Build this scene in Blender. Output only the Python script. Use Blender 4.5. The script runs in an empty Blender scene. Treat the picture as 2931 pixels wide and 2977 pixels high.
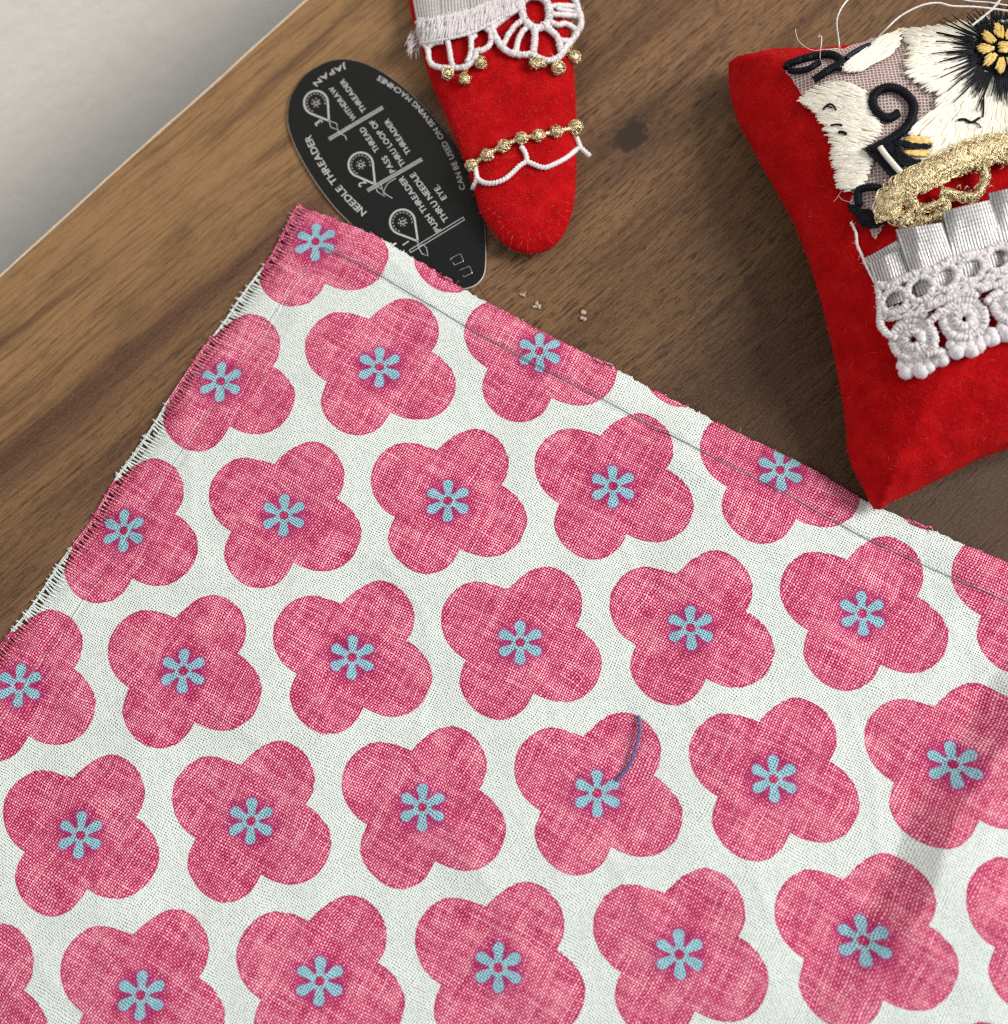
import bpy, math, random
import numpy as np
from mathutils import Matrix, Vector, noise as mnoise
from mathutils.geometry import delaunay_2d_cdt
random.seed(7); rng = np.random.default_rng(7)
SC = bpy.context.scene
COL = SC.collection
MM = 0.001                                   # everything below is written in millimetres

# ------------------------------------------------------------------ camera
F, CX, CY, H = 3240.0, 1465.5, 1488.5, 155.0
RX, RY = math.radians(12.16238), math.radians(3.0277)
cxr, sxr, cyr, syr = math.cos(RX), math.sin(RX), math.cos(RY), math.sin(RY)
RM = np.array([[cyr, 0, syr], [0, 1, 0], [-syr, 0, cyr]]) @ np.array([[1, 0, 0], [0, cxr, -sxr], [0, sxr, cxr]])
cam = bpy.data.cameras.new('camera'); cam_o = bpy.data.objects.new('camera', cam); COL.objects.link(cam_o)
m4 = Matrix([list(RM[i]) + [0] for i in range(3)] + [[0, 0, 0, 1]]); m4.translation = (0, 0, H * MM)
cam_o.matrix_world = m4
cam.sensor_width = 36; cam.lens = 36 * (F * 1008 / 2931) / 1024
cam.clip_start = 0.01; cam.clip_end = 20
cam.dof.use_dof = True; cam.dof.focus_distance = 0.156; cam.dof.aperture_fstop = 13
SC.camera = cam_o

# ------------------------------------------------------------------ world, lamps, exposure
w = bpy.data.worlds.new('World'); SC.world = w; w.use_nodes = True
bg = w.node_tree.nodes['Background']; bg.inputs[0].default_value = (0.90, 0.95, 1.0, 1); bg.inputs[1].default_value = 0.25
def area(name, az, el, dist, size, power, col):
    l = bpy.data.lights.new(name, 'AREA'); l.shape = 'RECTANGLE'; l.size = size[0]; l.size_y = size[1]
    l.energy = power; l.color = col
    o = bpy.data.objects.new(name, l); COL.objects.link(o)
    a, e = math.radians(az), math.radians(el)
    d = Vector((math.cos(a) * math.cos(e), math.sin(a) * math.cos(e), math.sin(e)))
    o.location = d * dist; o.rotation_euler = d.to_track_quat('Z', 'Y').to_euler()
    return o
area('window_light', 12, 40, 0.95, (0.42, 0.36), 10.2, (1.0, 0.97, 0.93))
area('fill_light', -148, 50, 1.1, (0.7, 0.5), 2.7, (0.92, 0.97, 1.0))  # added unseen fill, lifts the table without lighting the wall
SC.view_settings.view_transform = 'Standard'; SC.view_settings.look = 'None'
SC.view_settings.gamma = 1; SC.view_settings.use_curve_mapping = False
SC.view_settings.exposure = 0.0

# ------------------------------------------------------------------ projection helpers (photo pixel -> point in the place)
def P(x, y, z=0.0):
    x = np.asarray(x, float); y = np.asarray(y, float)
    v = np.stack([(x - CX) / F, -(y - CY) / F, -np.ones_like(x)], -1) @ RM.T
    t = (z - H) / v[..., 2]
    q = v * np.asarray(t)[..., None]; q[..., 2] += H
    return q
S19 = 2931 / 1904
def Q(pts, z=0.0):
    a = np.asarray(pts, float) * S19; return P(a[:, 0], a[:, 1], z)
def crop(ox, oy, zoom):
    return lambda pts: np.asarray(pts, float) / zoom + np.array([ox, oy])
c1 = crop(800, 100, 1571 / 650); c2 = crop(1150, 0, 1527 / 600)
c3 = crop(2080, 0, 1904 / 851); c4 = crop(2300, 650, 1436 / 631)
def PX(px, z=0.0): return P(px[:, 0], px[:, 1], z)

def catmull(pts, closed=False, step=None, n=8):
    pts = np.asarray(pts, float); N = len(pts); out = []
    segs = N if closed else N - 1
    for i in range(segs):
        if closed: p0, p1, p2, p3 = pts[i - 1], pts[i], pts[(i + 1) % N], pts[(i + 2) % N]
        else: p0, p1, p2, p3 = pts[max(i - 1, 0)], pts[i], pts[i + 1], pts[min(i + 2, N - 1)]
        for k in range(n):
            t = k / n
            out.append(.5 * ((2 * p1) + (-p0 + p2) * t + (2 * p0 - 5 * p1 + 4 * p2 - p3) * t * t + (-p0 + 3 * p1 - 3 * p2 + p3) * t ** 3))
    if not closed: out.append(pts[-1])
    out = np.array(out)
    if step: out = resample(out, step, closed)
    return out
def resample(p, step, closed=False):
    if closed: p = np.vstack([p, p[:1]])
    L = np.r_[0, np.cumsum(np.linalg.norm(np.diff(p, axis=0), axis=1))]
    n = max(2, int(round(L[-1] / step)) + 1); s = np.linspace(0, L[-1], n)
    q = np.stack([np.interp(s, L, p[:, k]) for k in range(p.shape[1])], 1)
    return q[:-1] if closed else q
def inpoly(pts, poly):
    x, y = pts[:, 0], pts[:, 1]; ins = np.zeros(len(pts), bool); n = len(poly)
    for i in range(n):
        x1, y1 = poly[i]; x2, y2 = poly[(i + 1) % n]
        if y1 == y2: continue
        c = ((y1 > y) != (y2 > y)) & (x < (x2 - x1) * (y - y1) / (y2 - y1) + x1); ins ^= c
    return ins
def seg_dist(pts, poly, closed=True):
    a = poly; b = np.roll(poly, -1, 0)
    if not closed: a, b = poly[:-1], poly[1:]
    out = np.full(len(pts), 1e9)
    for s in range(0, len(pts), 4000):
        p = pts[s:s + 4000, None, :]; ab = (b - a)[None]; ap = p - a[None]
        t = np.clip((ap * ab).sum(-1) / np.maximum((ab ** 2).sum(-1), 1e-12), 0, 1)
        out[s:s + 4000] = np.sqrt(((ap - ab * t[..., None]) ** 2).sum(-1)).min(1)
    return out

# ------------------------------------------------------------------ mesh helpers
class MB:
    def __init__(s): s.v = []; s.f = []; s.m = []; s.n = 0
    def add(s, v, f, m=0):
        s.v.extend([tuple(q) for q in v]); n = s.n
        s.f.extend([tuple(i + n for i in q) for q in f]); s.m.extend([m] * len(f)); s.n += len(v)
    def tube(s, pts, r, sides=6, m=0, twist=0, amp=0, lobes=2, taper=False, flat=1.0):
        pts = np.asarray(pts, float); n = len(pts)
        if n < 2: return
        d = np.gradient(pts, axis=0); d /= np.maximum(np.linalg.norm(d, axis=1), 1e-9)[:, None]
        up = np.array([0, 0, 1.0]); a = np.cross(d, up); l = np.linalg.norm(a, axis=1)
        a[l < 1e-3] = (1, 0, 0); a /= np.maximum(np.linalg.norm(a, axis=1), 1e-9)[:, None]; b = np.cross(a, d)
        L = np.r_[0, np.cumsum(np.linalg.norm(np.diff(pts, axis=0), axis=1))]
        ph = np.arange(sides) * 2 * math.pi / sides
        rr = np.full((n, sides), 1.0) * (np.asarray(r)[:, None] if np.ndim(r) else r)
        if amp: rr = rr * (1 + amp * np.cos(lobes * ph[None] - 2 * math.pi * L[:, None] / twist))
        if taper: rr = rr * np.clip(np.minimum(np.arange(n), np.arange(n)[::-1])[:, None] / (n * .22) + .3, 0, 1)
        v = pts[:, None] + rr[..., None] * (np.cos(ph)[None, :, None] * a[:, None] + flat * np.sin(ph)[None, :, None] * b[:, None])
        f = []
        for i in range(n - 1):
            for j in range(sides):
                k = (j + 1) % sides
                f.append((i * sides + j, i * sides + k, (i + 1) * sides + k, (i + 1) * sides + j))
        f.append(tuple(range(sides))[::-1]); f.append(tuple((n - 1) * sides + j for j in range(sides)))
        s.add(v.reshape(-1, 3), f, m)
    def ball(s, c, r, m=0, seg=12, flat=1.0, jit=0.0):
        v = [(c[0], c[1], c[2] + r * flat)]; f = []; R = seg // 2
        for i in range(1, R):
            t = math.pi * i / R
            for j in range(seg):
                p = 2 * math.pi * j / seg; q = r * (1 + random.uniform(-jit, jit))
                v.append((c[0] + q * math.sin(t) * math.cos(p), c[1] + q * math.sin(t) * math.sin(p), c[2] + q * flat * math.cos(t)))
        v.append((c[0], c[1], c[2] - r * flat))
        for j in range(seg): f.append((0, 1 + j, 1 + (j + 1) % seg))
        for i in range(R - 2):
            for j in range(seg):
                k = (j + 1) % seg; f.append((1 + i * seg + j, 1 + (i + 1) * seg + j, 1 + (i + 1) * seg + k, 1 + i * seg + k))
        o = 1 + (R - 2) * seg
        for j in range(seg): f.append((o + (j + 1) % seg, o + j, len(v) - 1))
        s.add(v, f, m)
    def build(s, name, mats, parent=None, smooth=True, uv=None):
        me = bpy.data.meshes.new(name)
        me.from_pydata((np.asarray(s.v) * MM).tolist(), [], s.f)
        for m in (mats if isinstance(mats, (list, tuple)) else [mats]): me.materials.append(m)
        me.polygons.foreach_set('material_index', s.m)
        if smooth: me.polygons.foreach_set('use_smooth', [True] * len(me.polygons))
        if uv is not None:
            l = me.uv_layers.new(name='UVMap'); idx = np.zeros(len(me.loops), int); me.loops.foreach_get('vertex_index', idx)
            l.data.foreach_set('uv', np.asarray(uv, float)[idx].ravel())
        me.update(); o = bpy.data.objects.new(name, me); COL.objects.link(o)
        if parent:
            o.parent = parent
            if parent.type == 'EMPTY': o.matrix_parent_inverse = Matrix.Translation(-parent.location)
        return o
def root_loc(o):
    v = Vector((0, 0, 0))
    while o: 
        if o.type == 'EMPTY': v += o.location
        o = o.parent
    return v
def tag(o, label=None, cat=None, group=None, kind=None):
    if label: o['label'] = label
    if cat: o['category'] = cat
    if group: o['group'] = group
    if kind: o['kind'] = kind
    return o
def thing(name, label, cat, loc=(0, 0, 0), group=None):
    o = bpy.data.objects.new(name, None); COL.objects.link(o); o.location = Vector(loc) * MM; o.empty_display_size = .01
    return tag(o, label, cat, group)
def sub(o): return o
def plate(outline, z0, z1, bevel=0.0, mb=None, m=0, mside=None):
    mb = mb or MB(); n = len(outline); o = [tuple(p[:2]) for p in outline]
    area_ = sum(o[i][0] * o[(i + 1) % n][1] - o[(i + 1) % n][0] * o[i][1] for i in range(n))
    if area_ < 0: o = o[::-1]
    v = [(x, y, z1) for x, y in o]; mb.add(v, [tuple(range(n))], m)
    v = [(x, y, z1) for x, y in o] + [(x, y, z0) for x, y in o]
    mb.add(v, [(i, n + i, n + (i + 1) % n, (i + 1) % n) for i in range(n)], m if mside is None else mside)
    return mb

# ------------------------------------------------------------------ node helper
class NT:
    def __init__(s, name):
        s.m = bpy.data.materials.new(name); s.m.use_nodes = True; s.t = s.m.node_tree; s.N = s.t.nodes; s.L = s.t.links
        s.b = s.N['Principled BSDF']; s.out = s.N['Material Output']
    def n(s, t, **k):
        o = s.N.new(t)
        for a, b in k.items(): setattr(o, a, b)
        return o
    def set(s, sock, v):
        if isinstance(v, bpy.types.NodeSocket): s.L.new(v, sock)
        elif v is not None: sock.default_value = v
    def M(s, op, a, b=None, c=None, clamp=False):
        o = s.n('ShaderNodeMath', operation=op, use_clamp=clamp)
        for i, v in enumerate((a, b, c)): s.set(o.inputs[i], v)
        return o.outputs[0]
    def pos(s, k=1000.0):
        g = s.n('ShaderNodeNewGeometry').outputs['Position']
        v = s.n('ShaderNodeVectorMath', operation='SCALE'); s.L.new(g, v.inputs[0]); v.inputs['Scale'].default_value = k
        return v.outputs[0]
    def sep(s, v): o = s.n('ShaderNodeSeparateXYZ'); s.L.new(v, o.inputs[0]); return o.outputs
    def comb(s, x, y, z=0.0):
        o = s.n('ShaderNodeCombineXYZ')
        for i, v in enumerate((x, y, z)): s.set(o.inputs[i], v)
        return o.outputs[0]
    def noise(s, v, scale, detail=3, rough=.55, dist=0, dim='3D'):
        o = s.n('ShaderNodeTexNoise', noise_dimensions=dim); s.set(o.inputs['Vector'], v)
        o.inputs['Scale'].default_value = scale; o.inputs['Detail'].default_value = detail
        o.inputs['Roughness'].default_value = rough; o.inputs['Distortion'].default_value = dist; return o.outputs['Fac']
    def ramp(s, f, stops, interp='LINEAR'):
        o = s.n('ShaderNodeValToRGB'); s.set(o.inputs[0], f); cr = o.color_ramp; cr.interpolation = interp
        while len(cr.elements) > 1: cr.elements.remove(cr.elements[0])
        for i, (p, c) in enumerate(stops):
            e = cr.elements[0] if i == 0 else cr.elements.new(p)
            e.position = p; e.color = (c, c, c, 1) if not isinstance(c, (tuple, list)) else tuple(c) + (1,)
        return o.outputs[0]
    def mix(s, f, a, b, mode='MIX'):
        o = s.n('ShaderNodeMix', data_type='RGBA', blend_type=mode); s.set(o.inputs[0], f)
        for i, v in ((6, a), (7, b)):
            if isinstance(v, (tuple, list)): v = tuple(v) + ((1,) if len(v) == 3 else ())
            s.set(o.inputs[i], v)
        return o.outputs[2]
    def mapr(s, v, a, b, c=0.0, d=1.0, smooth=False):
        o = s.n('ShaderNodeMapRange'); o.interpolation_type = 'SMOOTHSTEP' if smooth else 'LINEAR'
        s.set(o.inputs[0], v)
        for i, q in enumerate((a, b, c, d)): o.inputs[1 + i].default_value = q
        return o.outputs[0]
    def bump(s, h, dist, strength=1.0):
        o = s.n('ShaderNodeBump'); o.inputs['Strength'].default_value = strength; o.inputs['Distance'].default_value = dist * MM
        s.L.new(h, o.inputs['Height']); s.L.new(o.outputs[0], s.b.inputs['Normal']); return o
    def col(s, c): s.set(s.b.inputs['Base Color'], tuple(c) + (1,) if isinstance(c, (tuple, list)) else c)
    def prop(s, **k):
        for a, v in k.items(): s.set(s.b.inputs[a.replace('_', ' ')], v)

# ------------------------------------------------------------------ materials
def simple(name, c, rough=.6, metal=0, nscale=2.0, var=.15, bump=0.0, bscale=3.0, **k):
    t = NT(name); p = t.pos()
    f = t.mapr(t.noise(p, nscale), .3, .7, 1 - var, 1 + var)
    t.col(t.mix(1.0, c, t.comb(f, f, f), 'MULTIPLY')); t.prop(Roughness=rough, Metallic=metal, **k)
    if bump: t.bump(t.noise(p, bscale, 4), bump)
    return t.m

TE0, TE1 = Q([(0, 806.7 / S19)])[0], Q([(895 / S19, 0)])[0]           # two points of the table's edge
EDIR = (TE1 - TE0)[:2] / np.linalg.norm((TE1 - TE0)[:2]); ENRM = np.array([EDIR[1], -EDIR[0]])   # along, into the table

def mat_wood():
    t = NT('wood_laminate'); x, y, z = t.sep(t.pos())
    dx = t.M('SUBTRACT', x, float(TE0[0])); dy = t.M('SUBTRACT', y, float(TE0[1]))
    s = t.M('ADD', t.M('MULTIPLY', dx, float(EDIR[0])), t.M('MULTIPLY', dy, float(EDIR[1])))
    d = t.M('ADD', t.M('MULTIPLY', dx, float(ENRM[0])), t.M('MULTIPLY', dy, float(ENRM[1])))
    lo = t.noise(t.comb(t.M('MULTIPLY', s, .016), t.M('MULTIPLY', d, .02)), 1.0, 2)
    dd = t.M('ADD', d, t.M('MULTIPLY', t.M('SUBTRACT', lo, .5), 5.0))
    dd = t.M('ADD', dd, t.M('MULTIPLY', s, -.05))
    fib = t.noise(t.comb(t.M('MULTIPLY', s, .045), t.M('MULTIPLY', dd, 1.5)), 1.0, 6, .66)
    fib2 = t.noise(t.comb(t.M('MULTIPLY', s, .017), t.M('MULTIPLY', dd, .19), 3.0), 1.0, 4, .6)
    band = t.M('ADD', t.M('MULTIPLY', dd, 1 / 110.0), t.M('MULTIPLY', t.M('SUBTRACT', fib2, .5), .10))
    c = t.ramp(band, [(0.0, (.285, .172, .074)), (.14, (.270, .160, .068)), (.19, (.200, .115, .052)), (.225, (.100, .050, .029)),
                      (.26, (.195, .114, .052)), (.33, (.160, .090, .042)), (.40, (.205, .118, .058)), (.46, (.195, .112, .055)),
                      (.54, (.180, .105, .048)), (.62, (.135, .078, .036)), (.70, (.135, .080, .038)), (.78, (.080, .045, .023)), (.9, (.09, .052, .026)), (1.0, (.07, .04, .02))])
    c = t.mix(t.mapr(fib2, .52, .68, 0, .65, True), c, (.060, .027, .016))
    c = t.mix(t.mapr(fib, .49, .68, 0, .70), c, (.070, .032, .018))
    c = t.mix(t.mapr(fib, .45, .25, 0, .22), c, (.33, .20, .085))
    blot = t.noise(t.comb(t.M('MULTIPLY', s, .04), t.M('MULTIPLY', d, .09), 8.0), 1.0, 3, .6)
    c = t.mix(t.mapr(blot, .50, .72, 0, .45, True), c, (.050, .028, .017))
    # short dark pores along the grain
    po = t.noise(t.comb(t.M('MULTIPLY', s, .22), t.M('MULTIPLY', dd, 2.6), 9.0), 1.0, 2, .5)
    pm = t.noise(t.comb(t.M('MULTIPLY', s, .05), t.M('MULTIPLY', d, .12), 5.0), 1.0, 2, .5)
    far_ = t.mapr(d, 12.0, 50.0, .32, 1.0)
    pore = t.M('MULTIPLY', t.M('MULTIPLY', t.mapr(po, .56, .66, 0, 1), t.mapr(pm, .35, .55, .2, 1)), far_)
    c = t.mix(t.M('MULTIPLY', pore, .80), c, (.030, .014, .009))
    po2 = t.noise(t.comb(t.M('MULTIPLY', s, .42), t.M('MULTIPLY', dd, 4.2), 19.0), 1.0, 2, .5)
    pore2 = t.M('MULTIPLY', t.mapr(po2, .56, .61, 0, 1), far_)
    c = t.mix(t.M('MULTIPLY', pore2, .72), c, (.035, .018, .011))
    c = t.mix(1.0, c, (1.04, .975, .98), 'MULTIPLY')
    sp = t.noise(t.pos(), 2.6, 2, .7)
    c = t.mix(t.mapr(sp, .50, .72, 0, .16), c, (.40, .27, .14))
    # the knot
    k = Q([(1193, 258)])[0]
    kx = t.M('SUBTRACT', s, float((k - TE0)[:2] @ EDIR)); ky = t.M('SUBTRACT', d, float((k - TE0)[:2] @ ENRM))
    kr = t.M('SQRT', t.M('ADD', t.M('POWER', t.M('MULTIPLY', kx, .62), 2.0), t.M('POWER', ky, 2.0)))
    kr = t.M('ADD', kr, t.M('MULTIPLY', t.M('SUBTRACT', t.noise(t.pos(), .5, 4, .65), .5), 4.5))
    c = t.mix(t.mapr(kr, 1.7, 2.4, .93, 0, True), c, (.018, .014, .014))
    c = t.mix(t.mapr(kr, 1.5, 9.0, .50, 0, True), c, (.05, .028, .018))
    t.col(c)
    t.prop(Roughness=t.mapr(sp, .3, .7, .42, .58)); t.prop(**{'Specular_IOR_Level': .22})
    t.bump(t.M('SUBTRACT', t.M('MULTIPLY', sp, .5), pore), .035, .6)
    return t.m

# fabric frame: weave runs along the hems
AD = math.radians(-29.6); A_ = np.array([math.cos(AD), math.sin(AD)]); B_ = np.array([-A_[1] * -1, -A_[0]])
B_ = np.array([A_[1], -A_[0]])
Z0 = 1.2; KZ = (H - Z0) / H * H                                        # print lies in the cloth's own plane
LO = np.array([-.25696237, .21463933]) * KZ
L1 = np.array([.15217144, .01225091]) * KZ; L2 = np.array([.06644442, -.13083323]) * KZ
PITCH = .335
FL_OUT = [(735, 315), (800, 250), (880, 190), (960, 152), (1040, 140), (1120, 160), (1200, 210), (1260, 280), (1295, 360), (1300, 430), (1285, 510), (1240, 585),
          (1310, 630), (1380, 700), (1430, 780), (1445, 870), (1425, 960), (1375, 1050), (1300, 1115), (1220, 1150), (1130, 1160), (1020, 1140), (915, 1092),
          (880, 1160), (830, 1225), (740, 1280), (640, 1295), (540, 1270), (450, 1210), (385, 1130), (350, 1040), (355, 960), (375, 900), (400, 845),
          (320, 790), (260, 720), (225, 640), (212, 550), (235, 440), (290, 360), (370, 295), (450, 262), (540, 262), (640, 285)]
cf = crop(1000, 1200, 1904 / 700)
_c = PX(cf([(820, 715)]), Z0)[0, :2]; _o = PX(cf(FL_OUT), Z0)[:, :2] - _c
NOTCH = {0, 11, 22, 33}
RMAX = 20.0

def weave_nodes(t, x, y, pitch=PITCH):
    u = t.M('DIVIDE', t.M('ADD', t.M('MULTIPLY', x, float(A_[0])), t.M('MULTIPLY', y, float(A_[1]))), pitch)
    v = t.M('DIVIDE', t.M('ADD', t.M('MULTIPLY', x, float(B_[0])), t.M('MULTIPLY', y, float(B_[1]))), pitch)
    # threads wander a little
    wob = t.noise(t.comb(x, y), .16, 2); wob2 = t.noise(t.comb(y, x, 4.0), .16, 2)
    u = t.M('ADD', u, t.M('MULTIPLY', wob, 5.0)); v = t.M('ADD', v, t.M('MULTIPLY', wob2, 5.0))
    cu = t.M('COSINE', t.M('MULTIPLY', u, math.pi)); cv = t.M('COSINE', t.M('MULTIPLY', v, math.pi))
    su = t.M('SINE', t.M('MULTIPLY', u, math.pi)); sv = t.M('SINE', t.M('MULTIPLY', v, math.pi))
    wn = t.n('ShaderNodeTexWhiteNoise', noise_dimensions='2D'); t.L.new(t.comb(t.M('ROUND', u), t.M('ROUND', v)), wn.inputs['Vector'])
    hole = t.M('MULTIPLY', t.M('POWER', t.M('ABSOLUTE', cu), 2.2), t.M('POWER', t.M('ABSOLUTE', cv), 2.2))
    hole = t.M('MULTIPLY', hole, t.mapr(wn.outputs['Value'], 0, 1, .60, 1.25))
    chk = t.M('MULTIPLY', su, sv)
    fu = t.M('FLOOR', u); fv = t.M('FLOOR', v)
    n1 = t.noise(t.comb(t.M('MULTIPLY', fu, 3.71), t.M('MULTIPLY', v, .055)), 1.0, 3, .6)
    n2 = t.noise(t.comb(t.M('MULTIPLY', fv, 3.71), t.M('MULTIPLY', u, .055), 7.0), 1.0, 3, .6)
    return u, v, fu, fv, hole, chk, n1, n2

def mat_cloth(weave=True):
    t = NT('printed_cotton' if weave else 'printed_cotton_thread'); x, y, z = t.sep(t.pos())
    u, v, fu, fv, hole, chk, n1, n2 = weave_nodes(t, x, y)
    # print coordinates, snapped halfway to threads so the printed edges step with the weave
    jx = t.M('MULTIPLY', t.M('SUBTRACT', n1, .5), .55); jy = t.M('MULTIPLY', t.M('SUBTRACT', n2, .5), .55)
    px = t.M('SUBTRACT', t.M('ADD', x, jx), float(LO[0])); py = t.M('SUBTRACT', t.M('ADD', y, jy), float(LO[1]))
    D = L1[0] * L2[1] - L1[1] * L2[0]
    def wrap(cx, cy):
        qx = t.M('SUBTRACT', px, float(cx)); qy = t.M('SUBTRACT', py, float(cy))
        s_ = t.M('ADD', t.M('MULTIPLY', qx, float(L2[1] / D)), t.M('MULTIPLY', qy, float(-L2[0] / D)))
        t_ = t.M('ADD', t.M('MULTIPLY', qx, float(-L1[1] / D)), t.M('MULTIPLY', qy, float(L1[0] / D)))
        s_ = t.M('SUBTRACT', s_, t.M('ROUND', s_)); t_ = t.M('SUBTRACT', t_, t.M('ROUND', t_))
        lx = t.M('ADD', t.M('ADD', t.M('MULTIPLY', s_, float(L1[0])), t.M('MULTIPLY', t_, float(L2[0]))), float(cx))
        ly = t.M('ADD', t.M('ADD', t.M('MULTIPLY', s_, float(L1[1])), t.M('MULTIPLY', t_, float(L2[1]))), float(cy))
        return lx, ly
    ths = np.arctan2(_o[:, 1], _o[:, 0]); rs = np.hypot(_o[:, 0], _o[:, 1])
    order = np.argsort(ths)
    arr = [((ths[i] + math.pi) / (2 * math.pi), rs[i] / RMAX, i in NOTCH) for i in order]
    arr = [(arr[-1][0] - 1, arr[-1][1], False)] + arr + [(arr[0][0] + 1, arr[0][1], False)]
    def at(xv):
        for a, b in zip(arr, arr[1:]):
            if a[0] <= xv <= b[0]: return a[1] + (b[1] - a[1]) * (xv - a[0]) / (b[0] - a[0])
    pts = [(0.0, at(0.0), False)] + [a for a in arr if 0.002 < a[0] < .998] + [(1.0, at(1.0), False)]
    pink = None
    for lobe in ([1040, 410], [505, 560], [630, 1010], [1150, 870]):
        c = PX(cf([lobe]), Z0)[0, :2] - _c
        lx, ly = wrap(c[0], c[1])
        th = t.mapr(t.M('ARCTAN2', ly, lx), -math.pi, math.pi, 0, 1)
        fc = t.n('ShaderNodeFloatCurve'); cv_ = fc.mapping.curves[0]
        for i, (a, b, nt) in enumerate(pts):
            if i == 0: cv_.points[0].location = (a, b)
            elif i == len(pts) - 1: cv_.points[len(cv_.points) - 1].location = (a, b)
            else:
                q = cv_.points.new(a, b)
        for q in cv_.points:
            for (a, b, nt) in pts:
                if nt and abs(q.location[0] - a) < 1e-5: q.handle_type = 'VECTOR'
        fc.mapping.update(); t.L.new(th, fc.inputs['Value'])
        R = t.M('SQRT', t.M('ADD', t.M('MULTIPLY', lx, lx), t.M('MULTIPLY', ly, ly)))
        e = t.M('SUBTRACT', t.M('MULTIPLY', fc.outputs[0], RMAX), R)        # >0 inside
        pink = e if pink is None else t.M('MAXIMUM', pink, e)
    inside = t.mapr(pink, -.05, .08, 0, 1)
    rim = t.mapr(pink, 0.0, .55, 1, 0, True)
    # small blue flower
    lx, ly = wrap(0, 0)
    lx = t.M('MULTIPLY', lx, .93)
    ang = t.M('ADD', t.M('ARCTAN2', ly, lx), math.radians(0))
    sec = t.M('SUBTRACT', ang, t.M('MULTIPLY', t.M('ROUND', t.M('DIVIDE', t.M('SUBTRACT', ang, math.radians(30)), math.radians(60))), math.radians(60)))
    R = t.M('SQRT', t.M('ADD', t.M('MULTIPLY', lx, lx), t.M('MULTIPLY', ly, ly)))
    ax = t.M('MULTIPLY', R, t.M('COSINE', t.M('SUBTRACT', sec, math.radians(30)))); ay = t.M('MULTIPLY', R, t.M('SINE', t.M('SUBTRACT', sec, math.radians(30))))
    pxx = t.M('SUBTRACT', ax, t.M('MINIMUM', t.M('MAXIMUM', ax, .8), 2.38))
    pd = t.M('SQRT', t.M('ADD', t.M('MULTIPLY', pxx, pxx), t.M('MULTIPLY', ay, ay)))
    pr = t.mapr(ax, .8, 2.3, .36, .69)
    pe = t.M('SUBTRACT', pr, pd)
    be = t.M('SUBTRACT', 1.08, R)
    blue = t.M('MULTIPLY', t.mapr(t.M('MAXIMUM', pe, be), -.05, .06, 0, 1), t.mapr(R, .56, .68, 0, 1))
    halo = t.mapr(R, 1.4, 4.6, .75, 0, True)
    # colours
    blot = t.noise(t.comb(x, y, 2.0), .22, 3)
    slub = t.M('ADD', t.mapr(n1, .40, .66, -.13, .28), t.mapr(n2, .40, .66, -.13, .28))
    gapu = t.M('POWER', t.M('ABSOLUTE', t.M('COSINE', t.M('MULTIPLY', u, math.pi))), 3.0); gapv = t.M('POWER', t.M('ABSOLUTE', t.M('COSINE', t.M('MULTIPLY', v, math.pi))), 3.0)
    tone = t.M('ADD', t.M('ADD', t.M('MULTIPLY', hole, 1.15), t.M('MULTIPLY', chk, -.17)), t.M('ADD', t.M('MULTIPLY', gapu, .20), t.M('MULTIPLY', gapv, .12)))
    f = t.M('ADD', t.M('ADD', .225, tone), t.M('ADD', t.M('MULTIPLY', slub, -.68), t.mapr(blot, .35, .65, .07, -.07)))
    f = t.M('ADD', f, t.M('ADD', t.M('MULTIPLY', rim, .14), t.M('MULTIPLY', halo, .42)), clamp=True)
    pk = t.ramp(f, [(0, (.95, .50, .58)), (.25, (.82, .25, .36)), (.55, (.60, .065, .165)), (1, (.20, .003, .04))])
    pk = t.mix(t.M('MULTIPLY', halo, .35), pk, (.38, .03, .16))
    wht = t.mix(t.M('ADD', t.M('MULTIPLY', hole, .84), t.mapr(slub, -.3, .3, .05, 0), clamp=True), (.80, .855, .825), (.09, .11, .105))
    bl = t.mix(t.M('ADD', t.M('MULTIPLY', hole, 1.35), t.M('ADD', t.M('MULTIPLY', chk, -.14), t.mapr(slub, -.4, .4, .22, -.05)), clamp=True), (.36, .68, .76), (.02, .09, .13))
    ring = t.M('MULTIPLY', t.mapr(t.M('MAXIMUM', pe, be), -.40, -.02, 0, .5, True), t.mapr(R, .8, 1.2, 0, 1))
    pk = t.mix(ring, pk, (.28, .045, .24))
    c = t.mix(inside, wht, pk); c = t.mix(t.M('MULTIPLY', blue, .93), c, bl)
    t.col(c); t.prop(Roughness=.85, Sheen_Weight=.05); t.prop(**{'Specular_IOR_Level': .12})
    h = t.M('SUBTRACT', t.M('ADD', t.M('MULTIPLY', chk, .35), t.M('MULTIPLY', slub, .5)), t.M('MULTIPLY', hole, .9))
    if weave: t.bump(h, .10, .7)
    return t.m

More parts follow.
